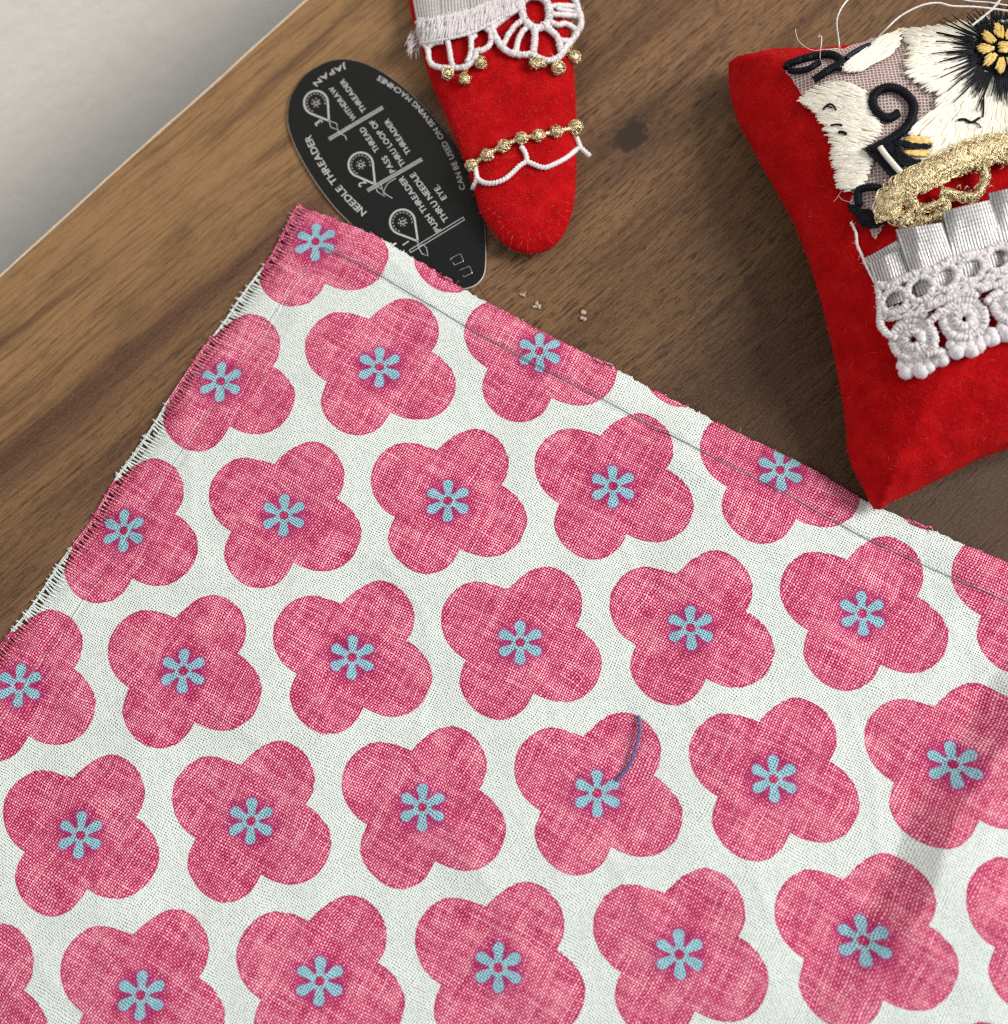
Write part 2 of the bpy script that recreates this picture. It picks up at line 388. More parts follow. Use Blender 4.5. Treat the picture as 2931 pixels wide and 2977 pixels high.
def mat_felt():
    t = NT('red_felt'); p = t.pos()
    a = t.noise(p, .35, 4, .6); b = t.noise(p, 3.5, 4, .7)
    c = t.ramp(t.M('ADD', t.M('MULTIPLY', a, .55), t.M('MULTIPLY', b, .45)), [(.34, (.30, .001, .002)), (.5, (.44, .002, .004)), (.66, (.56, .008, .010))])
    t.col(c); t.prop(Roughness=.95, Sheen_Weight=.10, Sheen_Roughness=.5, Sheen_Tint=(1, .12, .1, 1)); t.prop(**{'Specular_IOR_Level': .08})
    t.bump(t.M('ADD', t.M('ADD', b, t.M('MULTIPLY', a, 1.5)), t.M('MULTIPLY', t.noise(p, 1.1, 3, .6), 1.0)), .24, .9); return t.m
def mat_tulle():
    t = NT('net_tulle'); p = t.pos(); x, y, z = t.sep(p)
    vo = t.n('ShaderNodeTexVoronoi', feature='DISTANCE_TO_EDGE', voronoi_dimensions='2D'); t.L.new(t.comb(x, y), vo.inputs['Vector'])
    vo.inputs['Scale'].default_value = 2.1; vo.inputs['Randomness'].default_value = .28
    e = vo.outputs['Distance']
    thr = t.mapr(e, .13, .19, 1, 0)
    t.col((.56, .48, .45)); t.prop(Roughness=.8, Alpha=t.mapr(thr, 0, 1, .30, 1)); t.bump(t.M('SUBTRACT', 1.0, e), .1)
    return t.m
def mat_ribbon():
    t = NT('silver_grosgrain'); uv = t.n('ShaderNodeUVMap').outputs[0]; u, v, _ = t.sep(uv)
    r = t.M('ABSOLUTE', t.M('SINE', t.M('MULTIPLY', u, math.pi / .44)))
    q = t.M('ABSOLUTE', t.M('SINE', t.M('MULTIPLY', v, math.pi / .62)))
    nz = t.noise(t.comb(t.M('MULTIPLY', u, 2.0), t.M('MULTIPLY', v, .6)), 1.5, 3)
    f = t.M('ADD', t.M('MULTIPLY', r, .85), t.M('MULTIPLY', q, .12))
    t.col(t.mix(f, (.27, .26, .255), (.66, .64, .63))); t.prop(Roughness=t.mapr(nz, .3, .7, .26, .45), Metallic=.35)
    t.bump(t.M('ADD', f, t.M('MULTIPLY', nz, .5)), .16, .8); return t.m
def mat_gold():
    t = NT('gold_metallic_thread'); p = t.pos(); n_ = t.noise(p, 2.5, 4, .7)
    t.col(t.ramp(n_, [(.3, (.42, .31, .15)), (.6, (.92, .79, .52))])); t.prop(Metallic=.95, Roughness=t.mapr(n_, .3, .7, .14, .38))
    t.bump(t.noise(p, 5, 3, .7), .11); return t.m
def mat_wall():
    t = NT('plaster'); p = t.pos(); a = t.noise(p, .25, 5, .6); b = t.noise(p, .9, 3, .6)
    t.col(t.mix(t.mapr(a, .35, .65), (.86, .825, .755), (.88, .845, .78))); t.prop(Roughness=.9)
    t.bump(t.M('ADD', t.M('MULTIPLY', a, 1.0), t.M('MULTIPLY', b, .2)), .7, .5); return t.m

M_wood = mat_wood(); M_cloth = mat_cloth(); M_clothT = mat_cloth(False); M_felt = mat_felt(); M_tulle = mat_tulle(); M_ribbon = mat_ribbon(); M_gold = mat_gold(); M_wall = mat_wall()
M_edge = simple('edge_band_cream', (.66, .52, .38), .6, bump=.05)
M_white = simple('white_lace_cotton', (.80, .755, .765), .8, var=.10, bump=.16, bscale=5, Specular_IOR_Level=.2)
M_cream = simple('cream_embroidery_thread', (.90, .855, .74), .5, var=.06, Sheen_Weight=.1)
M_black = simple('black_embroidery_thread', (.007, .008, .012), .6, var=.3, Specular_IOR_Level=.15)
M_navy = simple('navy_embroidery_thread', (.02, .024, .045), .5, var=.3, Specular_IOR_Level=.15)
M_yellow = simple('yellow_embroidery_thread', (.78, .55, .17), .4, var=.15)
M_thread = simple('white_loose_thread', (.80, .76, .74), .7)
M_fuzz = simple('red_fibre', (.60, .012, .015), .7, var=.3)
M_fuzz2 = simple('pale_red_fibre', (.74, .07, .065), .7)
M_blue = simple('blue_thread', (.115, .10, .26), .65, var=.35, nscale=4)
M_grey = simple('grey_crease_line', (.26, .24, .25), .8, var=.3)
M_card = simple('black_card', (.006, .0065, .007), .45, Specular_IOR_Level=.22, var=.2, bump=.02, bscale=1.2)
M_rim = simple('cut_card_edge', (.72, .68, .60), .5)
M_print = simple('grey_print', (.44, .44, .44), .6, var=.12, nscale=3)
M_print2 = simple('dark_grey_print', (.20, .20, .20), .6, var=.12)
M_steel = simple('steel', (.7, .7, .68), .3, metal=1)
M_copper = simple('copper_wire', (.35, .25, .18), .35, metal=.8)
M_glue = simple('dried_glue', (.44, .33, .27), .5, var=.2, bump=.1)

# ------------------------------------------------------------------ wall and table
far = 320.0
def edge_pt(s, d): return TE0[:2] + EDIR * s + ENRM * d
mb = MB(); GAP = 60.0
n1_, n2_ = 40, 30
for i in range(2): pass
a0 = edge_pt(-far, -GAP); a1 = edge_pt(far + 150, -GAP)
mb.add([(a0[0], a0[1], -420), (a1[0], a1[1], -420), (a1[0], a1[1], 330), (a0[0], a0[1], 330)], [(0, 1, 2, 3)])
b0 = a0 - ENRM * 12; b1 = a1 - ENRM * 12
mb.add([(b0[0], b0[1], -420), (b1[0], b1[1], -420), (b1[0], b1[1], 330), (b0[0], b0[1], 330)], [(3, 2, 1, 0)])
wall = mb.build('wall', M_wall, None, smooth=False); tag(wall, 'off white textured plaster wall beyond the table edge', None, kind='structure')

tb = thing('table', 'brown wood grain table with pale edge banding beside the white wall', 'table', (0, 0, 0))
ed = resample(np.vstack([[edge_pt(-far, 0)], PX(np.array([(0, 1280), (250, 1053), (500, 824), (700, 646), (960, 417), (1180, 215), (1420, 0)]) / (1904 / 1200))[:, :2], [edge_pt(far, 0)]]), 3.0)
mb = MB(); n = len(ed); inn = ed + ENRM * 420
mb.add([(*p, 0) for p in ed] + [(*p, 0) for p in inn] + [(*p, -18) for p in ed] + [(*p, -18) for p in inn],
       [f_ for i in range(n - 1) for f_ in ((i, n + i, n + i + 1, i + 1), (2 * n + i, 2 * n + i + 1, 3 * n + i + 1, 3 * n + i), (i, i + 1, 2 * n + i + 1, 2 * n + i), (n + i + 1, n + i, 3 * n + i, 3 * n + i + 1))] + [(0, 2 * n, 3 * n, n), (n - 1, 2 * n - 1, 4 * n - 1, 3 * n - 1)])
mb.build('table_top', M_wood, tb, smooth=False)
mb = MB(); ed2 = resample(ed, 1.5); nrm = np.c_[-np.gradient(ed2, axis=0)[:, 1], np.gradient(ed2, axis=0)[:, 0]]; nrm /= np.linalg.norm(nrm, axis=1)[:, None]
wv = .36 + .10 * np.array([mnoise.noise(Vector((p[0] * .3, p[1] * .3, 0))) for p in ed2])
q = ed2 + nrm * wv[:, None]; n = len(ed2)
V = [(p[0], p[1], .02) for p in ed2] + [(p[0], p[1], -.03) for p in q] + [(p[0], p[1], -17.5) for p in q] + [(p[0], p[1], -17.5) for p in ed2]
mb.add(V, [(r * n + i, r * n + i + 1, ((r + 1) % 4) * n + i + 1, ((r + 1) % 4) * n + i) for r in range(4) for i in range(n - 1)])
mb.build('edge_banding', M_edge, tb, smooth=False)

# ------------------------------------------------------------------ floral cloth
C0 = Q([(560, 386)], Z0)[0, :2]
top_px = [(560, 386), (600, 395), (670, 428), (735, 462), (850, 528), (895, 555), (1010, 618), (1155, 692), (1345, 792), (1500, 868), (1640, 945), (1760, 1000), (1904, 1062), (2100, 1160)]
left_px = [(560, 386), (538, 430), (512, 480), (470, 535), (428, 598), (378, 665), (328, 745), (284, 810), (215, 905), (165, 990), (105, 1068), (48, 1160), (0, 1218), (-120, 1400)]
def edge_prof(px, D1, D2):
    q = Q(px, Z0)[:, :2] - C0; return q @ D1, q @ D2
ta, tbv = edge_prof(top_px, A_, B_); la, lb = edge_prof([(x, y) for x, y in left_px], B_, A_); lb = lb + 1.15
LAu, LBu = 185.0, 190.0
STEP = .5
na, nb = int(LAu / STEP), int(LBu / STEP)
aa, bb = np.meshgrid(np.arange(na) * STEP, np.arange(nb) * STEP, indexing='ij')
# coarser far outside the frame is not worth the bother; edges follow the traced hems
ot = np.interp(aa, ta, tbv) * np.exp(-bb / 14.0); ol = np.interp(bb, la, lb) * np.exp(-aa / 14.0)
slope_t = 0
ot_far = np.interp(aa, ta, tbv)
ot = np.where(True, ot_far * np.clip(1 - bb / 120.0, 0, 1), 0); ol = np.interp(bb, la, lb) * np.clip(1 - aa / 120.0, 0, 1)
XY = C0 + (aa + ol)[..., None] * A_ + (bb + ot)[..., None] * B_
X, Y = XY[..., 0], XY[..., 1]
fold1 = catmull(Q([(2000, 1020), (1850, 1145), (1812, 1220), (1790, 1290), (1700, 1385), (1620, 1480)], Z0)[:, :2], n=10)
fold2 = catmull(Q([(2080, 1080), (1945, 1300), (1862, 1440), (1785, 1560), (1742, 1690), (1662, 1800), (1560, 1930), (1500, 2040)], Z0)[:, :2], n=10)
fold3 = catmull(Q([(1150, 1250), (1130, 1330), (1150, 1400)], Z0)[:, :2], n=10)
def signed(pl):
    pts = XY.reshape(-1, 2); a = pl[:-1]; b = pl[1:]; best = np.full(len(pts), 1e9); sg = np.zeros(len(pts)); tt = np.zeros(len(pts))
    for i in range(len(a)):
        ab = b[i] - a[i]; ap = pts - a[i]; t = np.clip(ap @ ab / (ab @ ab), 0, 1); dv = ap - t[:, None] * ab
        dd = np.hypot(dv[:, 0], dv[:, 1]); m = dd < best
        sg[m] = np.sign(ab[0] * ap[m, 1] - ab[1] * ap[m, 0]); best[m] = dd[m]; tt[m] = (i + t[m]) / len(a)
    return (best * sg).reshape(X.shape), tt.reshape(X.shape)
def smooth(x): x = np.clip(x, 0, 1); return x * x * (3 - 2 * x)
Z = np.full(X.shape, Z0)
nz = np.array([mnoise.noise(Vector((x * .045, y * .045, 1.3))) + .35 * mnoise.noise(Vector((x * .13, y * .13, 5))) for x, y in XY.reshape(-1, 2)]).reshape(X.shape)
Z += nz * 1.1
cr = np.array([1 - abs(mnoise.noise(Vector((x * .05 + y * .02, y * .035, 9)))) * 9 for x, y in XY.reshape(-1, 2)]).reshape(X.shape); Z += .16 * np.clip(cr, 0, 1) ** 2
s1, t1 = signed(fold1); s2, t2 = signed(fold2)
def ridge(s, t, h, wl, wr):
    # s>0 is the right-hand (east) side of the southward polyline
    return h * np.where(s > 0, np.exp(-(s / wr) ** 2), np.exp(-(s / wl) ** 2)) * smooth(t * 4) * smooth((1 - t) * 3)
RH = 3.5 * smooth(t2 * 3 + .35) * smooth((1 - t2) * 2.2)
Z += RH * np.where(s2 > 0, np.exp(-(s2 / 11.0) ** 2), np.clip(1 + s2 / 4.6, 0, 1) ** 1.1)
Z += .35 * np.exp(-((s1 + 2.2) / 1.8) ** 2) * smooth(t1 * 4) * smooth((1 - t1) * 3)
# hem: a doubled margin, with the groove where the seam was pressed
SEAM = 5.3
edge_d = np.minimum(aa * 1.0, bb * 1.0)
Z += .18 * (1 - smooth((edge_d - SEAM + .2) / .5))
Z -= .40 * np.exp(-((edge_d - SEAM) / .32) ** 2)
Z -= .55 * smooth(1 - edge_d / 2.5)
Z = np.maximum(Z, .45)
# the card lies under the corner
card_c = PX(c1([(900, 1500)]))[0, :2]
Z += .55 * np.exp(-(((X - card_c[0]) ** 2 + (Y - card_c[1]) ** 2) / 18.0 ** 2))
cl = thing('floral_cloth', 'white woven cotton cloth printed with pink four petal flowers and small blue centres', 'cloth', (C0[0], C0[1], 0))
mb = MB()
jit = .10 * (rng.random(na) - .5)
Zf = Z.copy()
jt = rng.normal(0, .09, na) + np.array([.22 * mnoise.noise(Vector((i * .06, 0, 0))) for i in range(na)])
XYe = XY.copy()
XYe[:, 0] += jt[:, None] * B_; 
Vt = np.concatenate([XYe, Zf[..., None]], -1).reshape(-1, 3)
idx = lambda i, j: i * nb + j
mb.add(Vt, [(idx(i, j), idx(i, j + 1), idx(i + 1, j + 1), idx(i + 1, j)) for i in range(na - 1) for j in range(nb - 1)])
# thickness at the two cut edges
e1 = [idx(i, 0) for i in range(na)]; base = mb.n
low = Vt[e1] - np.array([0, 0, .28]); mb.v.extend([tuple(q) for q in low]); mb.n += len(e1)
for i in range(na - 1): mb.f.append((e1[i], e1[i + 1], base + i + 1, base + i)); mb.m.append(0)
e2 = [idx(0, j) for j in range(nb)]; base = mb.n
low = Vt[e2] - np.array([0, 0, .28]); mb.v.extend([tuple(q) for q in low]); mb.n += len(e2)
for i in range(nb - 1): mb.f.append((e2[i], base + i, base + i + 1, e2[i + 1])); mb.m.append(0)
cloth_o = mb.build('cloth_panel', M_cloth, cl)
def cloth_z(x, y):
    d = (X - x) ** 2 + (Y - y) ** 2; return float(Z.ravel()[np.argmin(d)])
# frayed edge down the left side
mb = MB(); k = 0.0
while k < LBu * .75:
    j = min(int(k / STEP), nb - 1); p = XY[0, j]; z = Zf[0, j]
    L = random.uniform(1.1, 1.9) * (.6 if random.random() < .04 else 1) * (1 + .2 * mnoise.noise(Vector((k * .2, 0, 0)))); sw = random.uniform(-.35, .35)
    pts = [np.array([*(p + A_ * 1.1), Zf[2, j] + .10]), np.array([*(p + A_ * .3), z + .12])]
    for q_ in (.35, .7, 1.0):
        w_ = p - A_ * (L * q_) + B_ * (sw * q_ - .12 * L * q_); pts.append(np.array([w_[0], w_[1], max(z - .25 * q_, .2)]))
    mb.tube(pts, [.12, .15, .15, .17, .11], 5)
    k += random.uniform(.31, .45)
for o_ in (1.12, 1.34):     # lengthwise threads still woven through the ends
    run = [np.array([*(XY[0, j] - A_ * (o_ + .10 * mnoise.noise(Vector((j * .07, o_ * 5, 0))))), max(Zf[0, j] - .16 * o_ + (.08 if (j + int(o_ * 10)) % 2 else -.04), .2)]) for j in range(0, int(nb * .75))]
    mb.tube(run, .10, 5, twist=.7, amp=.25)
for k in range(110):   # a few ends along the upper cut
    i = random.randrange(6, na - 8); p = XYe[i, 0]; z = Zf[i, 0]; L = random.choice([.15, .2, .3, .3, .9 if random.random() < .1 else .25]); d_ = -B_ + A_ * random.uniform(-1, 1)
    d_ /= np.linalg.norm(d_); pts = [np.array([*(p + B_ * .3), z]), np.array([*(p + d_ * L * .5), z + .02]), np.array([*(p + d_ * L), z - .1])]
    mb.tube(pts, .06, 4, taper=True)
for px in ([(700, 440), (720, 452), (738, 462), (748, 460)], [(828, 518), (842, 524), (852, 527), (856, 533)], [(1120, 676), (1140, 684), (1156, 688), (1160, 694)], [(1725, 985), (1745, 994), (1758, 996), (1762, 1002)]):
    for kk in range(3):
        mb.tube(catmull(Q(np.array(px) + rng.normal(0, 1.2, (4, 2)), 1.2), n=4), .07, 5)
mb.build('frayed_edge', M_clothT, cl)
# thin grey tube added in the groove, standing in for the crease's dark line
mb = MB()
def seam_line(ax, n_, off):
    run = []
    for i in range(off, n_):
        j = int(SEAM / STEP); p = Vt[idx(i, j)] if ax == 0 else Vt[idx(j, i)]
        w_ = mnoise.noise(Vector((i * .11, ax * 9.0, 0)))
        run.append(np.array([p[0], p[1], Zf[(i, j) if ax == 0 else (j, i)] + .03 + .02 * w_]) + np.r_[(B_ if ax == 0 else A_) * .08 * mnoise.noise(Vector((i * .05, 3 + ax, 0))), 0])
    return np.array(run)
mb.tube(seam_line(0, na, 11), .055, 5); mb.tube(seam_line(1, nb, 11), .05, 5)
mb.build('crease_line', M_grey, cl)

# blue thread stitched on the cloth
bt_px = [(1083 + 6, 430), (1095, 470), (1098, 530), (1080, 610), (1055, 690), (1030, 760), (990, 820), (935, 880)]
cb = crop(1400, 1900, 1904 / 800)
pp = catmull(PX(cb(bt_px), 2.2), n=8)
n = len(pp); arch = np.sin(np.linspace(0.05, 1, n) * math.pi)
for i in range(n): pp[i, 2] = cloth_z(pp[i, 0], pp[i, 1]) + .15 + .55 * arch[i]
mb = MB(); mb.tube(pp, .23, 8, twist=.8, amp=.18)
for k in range(40):
    i = random.randrange(2, n - 2); d_ = rng.normal(0, 1, 3); d_ /= np.linalg.norm(d_); q0 = pp[i]; mb.tube([q0, q0 + d_ * .25, q0 + d_ * .4 + rng.normal(0, .08, 3)], .022, 3)
o = mb.build('blue_thread', M_blue); tag(o, 'short purple blue thread curving across one pink flower on the cloth', 'thread')

# ------------------------------------------------------------------ needle threader card
CT = .55
card_px = [(130, 390), (200, 290), (300, 220), (400, 180), (500, 173), (620, 198), (740, 253), (850, 328), (960, 420), (1070, 530), (1180, 660), (1290, 810), (1375, 980), (1440, 1150), (1468, 1300), (1478, 1450),
           (1480, 1600), (1466, 1690), (1420, 1750), (1350, 1782), (1270, 1782), (1130, 1730), (920, 1620), (720, 1490), (545, 1340), (420, 1215), (300, 1060), (200, 900), (130, 760), (92, 640), (88, 540), (104, 450)]
cp = catmull(PX(c1(card_px), CT)[:, :2], closed=True, n=6)
cc_ = cp.mean(0)
ct = thing('needle_threader_card', 'black egg shaped needle threader card with grey instructions, partly under the floral cloth', 'needle threader', (cc_[0], cc_[1], 0))
mb = MB(); n = len(cp)
tg = np.roll(cp, -1, 0) - np.roll(cp, 1, 0); nr = np.c_[tg[:, 1], -tg[:, 0]]; nr /= np.linalg.norm(nr, axis=1)[:, None]
if (nr * (cp - cc_)).sum() < 0: nr = -nr
rings = [(-.13, CT, 0), (-.04, CT - .01, 0), (0.0, CT - .05, 1), (0.03, CT - .12, 1), (0.03, .22, 1), (0, .18, 1)]
V = []; 
for off, z, _ in rings: V += [(*(cp[i] + nr[i] * off), z) for i in range(n)]
f = []; mm_ = []
for r in range(len(rings) - 1):
    for i in range(n):
        f.append((r * n + i, r * n + (i + 1) % n, (r + 1) * n + (i + 1) % n, (r + 1) * n + i)); mm_.append(0 if r < 1 else 1)
base = mb.n; mb.add(V, f); mb.m = mm_
mb.f.append(tuple(range(n))); mb.m.append(0); mb.f.append(tuple((len(rings) - 1) * n + i for i in range(n))[::-1]); mb.m.append(1)
card_o = mb.build('card_plate', [M_card, M_rim], ct, smooth=False)
GL = {}
def glyph(ch):
    if ch in GL: return GL[ch]
    c = bpy.data.curves.new('g', 'FONT'); c.body = ch; c.size = 1; c.resolution_u = 3; c.offset = .014
    o = bpy.data.objects.new('g', c); COL.objects.link(o); dg = bpy.context.evaluated_depsgraph_get(); dg.update()
    me = bpy.data.meshes.new_from_object(o.evaluated_get(dg))
    v = np.array([q.co[:2] for q in me.vertices]); f = [tuple(p.vertices) for p in me.polygons]
    bpy.data.objects.remove(o); bpy.data.curves.remove(c); bpy.data.meshes.remove(me)
    GL[ch] = (v, f, v[:, 0].min(), v[:, 0].max()); return GL[ch]
def text_on(mb, s, path_px, hpx, z, m=0):
    # path = middle line of the lettering, read from its first point to its last
    path = catmull(PX(c1(path_px), z)[:, :2], n=10) if len(path_px) > 2 else resample(PX(c1(path_px), z)[:, :2], .5)
    mmpx = 1 / (1571 / 650) / 20.9; hm = hpx * mmpx; cap = .70
    ws = []; sp = .085
    for ch in s: ws.append(.30 if ch == ' ' else glyph(ch)[3] - glyph(ch)[2] + sp)
    L = np.r_[0, np.cumsum(np.linalg.norm(np.diff(path, axis=0), axis=1))]; ky = hm / cap; k = L[-1] / (sum(ws) - sp) if len(s) > 1 else ky; cur = 0
    for ch, wd in zip(s, ws):
        if ch != ' ':
            v, f, x0, x1 = glyph(ch); sc_ = (cur + (wd - sp) / 2) * k if len(s) > 1 else L[-1] / 2
            c = np.array([np.interp(sc_, L, path[:, 0]), np.interp(sc_, L, path[:, 1])])
            c2_ = np.array([np.interp(min(sc_ + .2, L[-1]), L, path[:, 0]), np.interp(min(sc_ + .2, L[-1]), L, path[:, 1])]); c1_ = np.array([np.interp(max(sc_ - .2, 0), L, path[:, 0]), np.interp(max(sc_ - .2, 0), L, path[:, 1])])
            t = c2_ - c1_; t /= np.linalg.norm(t); u_ = np.array([-t[1], t[0]])
            q = c + (v[:, :1] - (x0 + x1) / 2) * k * t + (v[:, 1:] - cap / 2) * ky * u_
            mb.add([(a, b, z) for a, b in q], f, m)
        cur += wd
def stroke(mb, px, wpx, z, closed=False, m=0, smooth_=True, cr=c1, zoom=1571 / 650):
    w_ = wpx / zoom / 20.9 / 2
    p = PX(cr(px), z)[:, :2]
    if smooth_ and len(p) > 2: p = catmull(p, closed, n=6)
    elif closed: p = np.vstack([p, p[:1]])
    if smooth_ and closed: p = np.vstack([p, p[:1]])
    d = np.gradient(p, axis=0); d /= np.maximum(np.linalg.norm(d, axis=1), 1e-9)[:, None]; nn = np.c_[-d[:, 1], d[:, 0]] * w_
    V = [(*(p[i] + nn[i]), z) for i in range(len(p))] + [(*(p[i] - nn[i]), z) for i in range(len(p))]; n = len(p)
    mb.add(V, [(i, n + i, n + i + 1, i + 1) for i in range(n - 1)], m)
zt = CT + .02
mb = MB()
for s, pth, h in [("PUSH THREADER", [(1148, 1382), (880, 1003)], 46), ("THRU NEEDLE", [(1205, 1312), (962, 978)], 46), ("EYE.", [(1190, 1158), (1125, 1062)], 46),
                  ("PASS", [(828, 968), (762, 858)], 44), ("THREAD", [(718, 822), (606, 656)], 44), ("THRU LOOP OF", [(902, 922), (675, 606)], 44), ("THREADER", [(940, 838), (778, 598)], 42),
                  ("WITHDRAW", [(558, 598), (390, 372)], 42), ("THREADER", [(628, 542), (465, 318)], 42),
                  ("CAN BE USED ON SEWING MACHINES", [(1318, 1092), (1278, 960), (1222, 830), (1150, 700), (1070, 590), (970, 478), (860, 390), (722, 302)], 42),
                  ("NEEDLE THREADER", [(628, 1262), (540, 1180), (440, 1072), (370, 980), (308, 880), (260, 790), (226, 712)], 54),
                  ("JAPAN", [(502, 222), (440, 245), (370, 282), (320, 318), (280, 355)], 46),
                  ("3", [(322, 640), (288, 600)], 62), ("2", [(626, 1070), (594, 1026)], 62), ("1", [(928, 1482), (906, 1452)], 56)]:
    text_on(mb, s, pth, h, zt)
mb.build('lettering', M_print, ct, smooth=False)
for k, (cx_, cy_, tx, ty, R_) in enumerate([(895, 1318, 1003, 1452, 88), (602, 915, 702, 1052, 86), (287, 480, 378, 606, 84)]):
    mb = MB()
    a0_ = math.atan2(ty - cy_, tx - cx_)
    ring = [(cx_ + R_ * math.cos(a), cy_ + R_ * math.sin(a)) for a in np.linspace(a0_ - .95, a0_ + .95 - 2 * math.pi, 22)]
    stroke(mb, [(tx, ty)] + ring + [(tx, ty)], 15, zt, smooth_=False)
    ri = [(cx_ + (R_ - 20) * math.cos(a), cy_ + (R_ - 20) * math.sin(a)) for a in np.linspace(a0_ - .8, a0_ + .8 - 2 * math.pi, 27)]
    for q_ in range(0, 26, 2): stroke(mb, ri[q_:q_ + 2], 6, zt, smooth_=False)
    stroke(mb, [(cx_ - 3, cy_ - 3), (cx_ + 14, cy_ - 14), (cx_ + 18, cy_ + 6), (cx_ + 2, cy_ + 17), (cx_ - 14, cy_ + 8), (cx_ - 10, cy_ - 12)], 8, zt, smooth_=False)
    for q_ in range(7):
        a = q_ * 2 * math.pi / 7; stroke(mb, [(cx_ + 27 * math.cos(a), cy_ + 27 * math.sin(a)), (cx_ + 31 * math.cos(a + .35), cy_ + 31 * math.sin(a + .35))], 6, zt, smooth_=False)
    if k == 0:
        stroke(mb, [(1003, 1452), (1004, 1488)], 6, zt); stroke(mb, [(1004, 1492), (1040, 1476), (1064, 1500), (1074, 1556), (1034, 1542), (1004, 1492)], 6, zt, smooth_=False)
        for o_ in (-9, 9): stroke(mb, [(948 + o_ * .5, 1524 + o_), (1326 + o_ * .5, 1293 + o_)], 6, zt + .01)
        for ex, ey in ((948, 1524), (1326, 1293)): stroke(mb, [(ex - 5, ey - 10), (ex + 5, ey + 10)], 6, zt + .02)
    if k == 1:
        stroke(mb, [(648, 1098), (1032, 876)], 22, zt + .01, m=1)
        for o_ in (-9, 9): stroke(mb, [(648 + o_ * .5, 1098 + o_), (1032 + o_ * .5, 876 + o_)], 5, zt + .02)
        stroke(mb, [(702, 1060), (752, 1088), (772, 1138), (718, 1104), (702, 1060)], 6, zt, smooth_=False); stroke(mb, [(745, 1055), (765, 1110), (825, 1152)], 6, zt); stroke(mb, [(760, 1112), (790, 1050), (850, 1010)], 5, zt + .03)
    if k == 2:
        stroke(mb, [(378, 736), (758, 512)], 24, zt + .01, m=1)
        for o_ in (-9, 9): stroke(mb, [(378 + o_ * .5, 736 + o_), (758 + o_ * .5, 512 + o_)], 5, zt + .02)
        stroke(mb, [(378, 606), (432, 625), (440, 670), (392, 652), (378, 606)], 6, zt, smooth_=False); stroke(mb, [(440, 670), (455, 695), (490, 712), (502, 742)], 6, zt + .03); stroke(mb, [(470, 690), (505, 665), (530, 640)], 5, zt + .03)
    mb.build('printed_diagram', [M_print, M_print2], ct, smooth=False)
for pts in ([(1228, 1588), (1246, 1568), (1302, 1540), (1326, 1592), (1262, 1622), (1248, 1600)], [(1298, 1660), (1312, 1650), (1368, 1628), (1384, 1676), (1326, 1706), (1318, 1690)]):
    mb = MB(); p = PX(c1(pts), CT + .06); mb.tube(resample(p, .25), .05, 6); mb.build('staple', M_steel, ct)
for pts in ([(1340, 1740), (1400, 1800), (1450, 1862), (1500, 1930)], [(1395, 1680), (1440, 1756), (1480, 1825), (1530, 1905)]):
    mb = MB(); p = PX(c1(pts), .5); p[:, 2] = [.5, .3, .25, .3]; mb.tube(catmull(p, n=5), .05, 5); mb.build('wire', M_copper, ct)

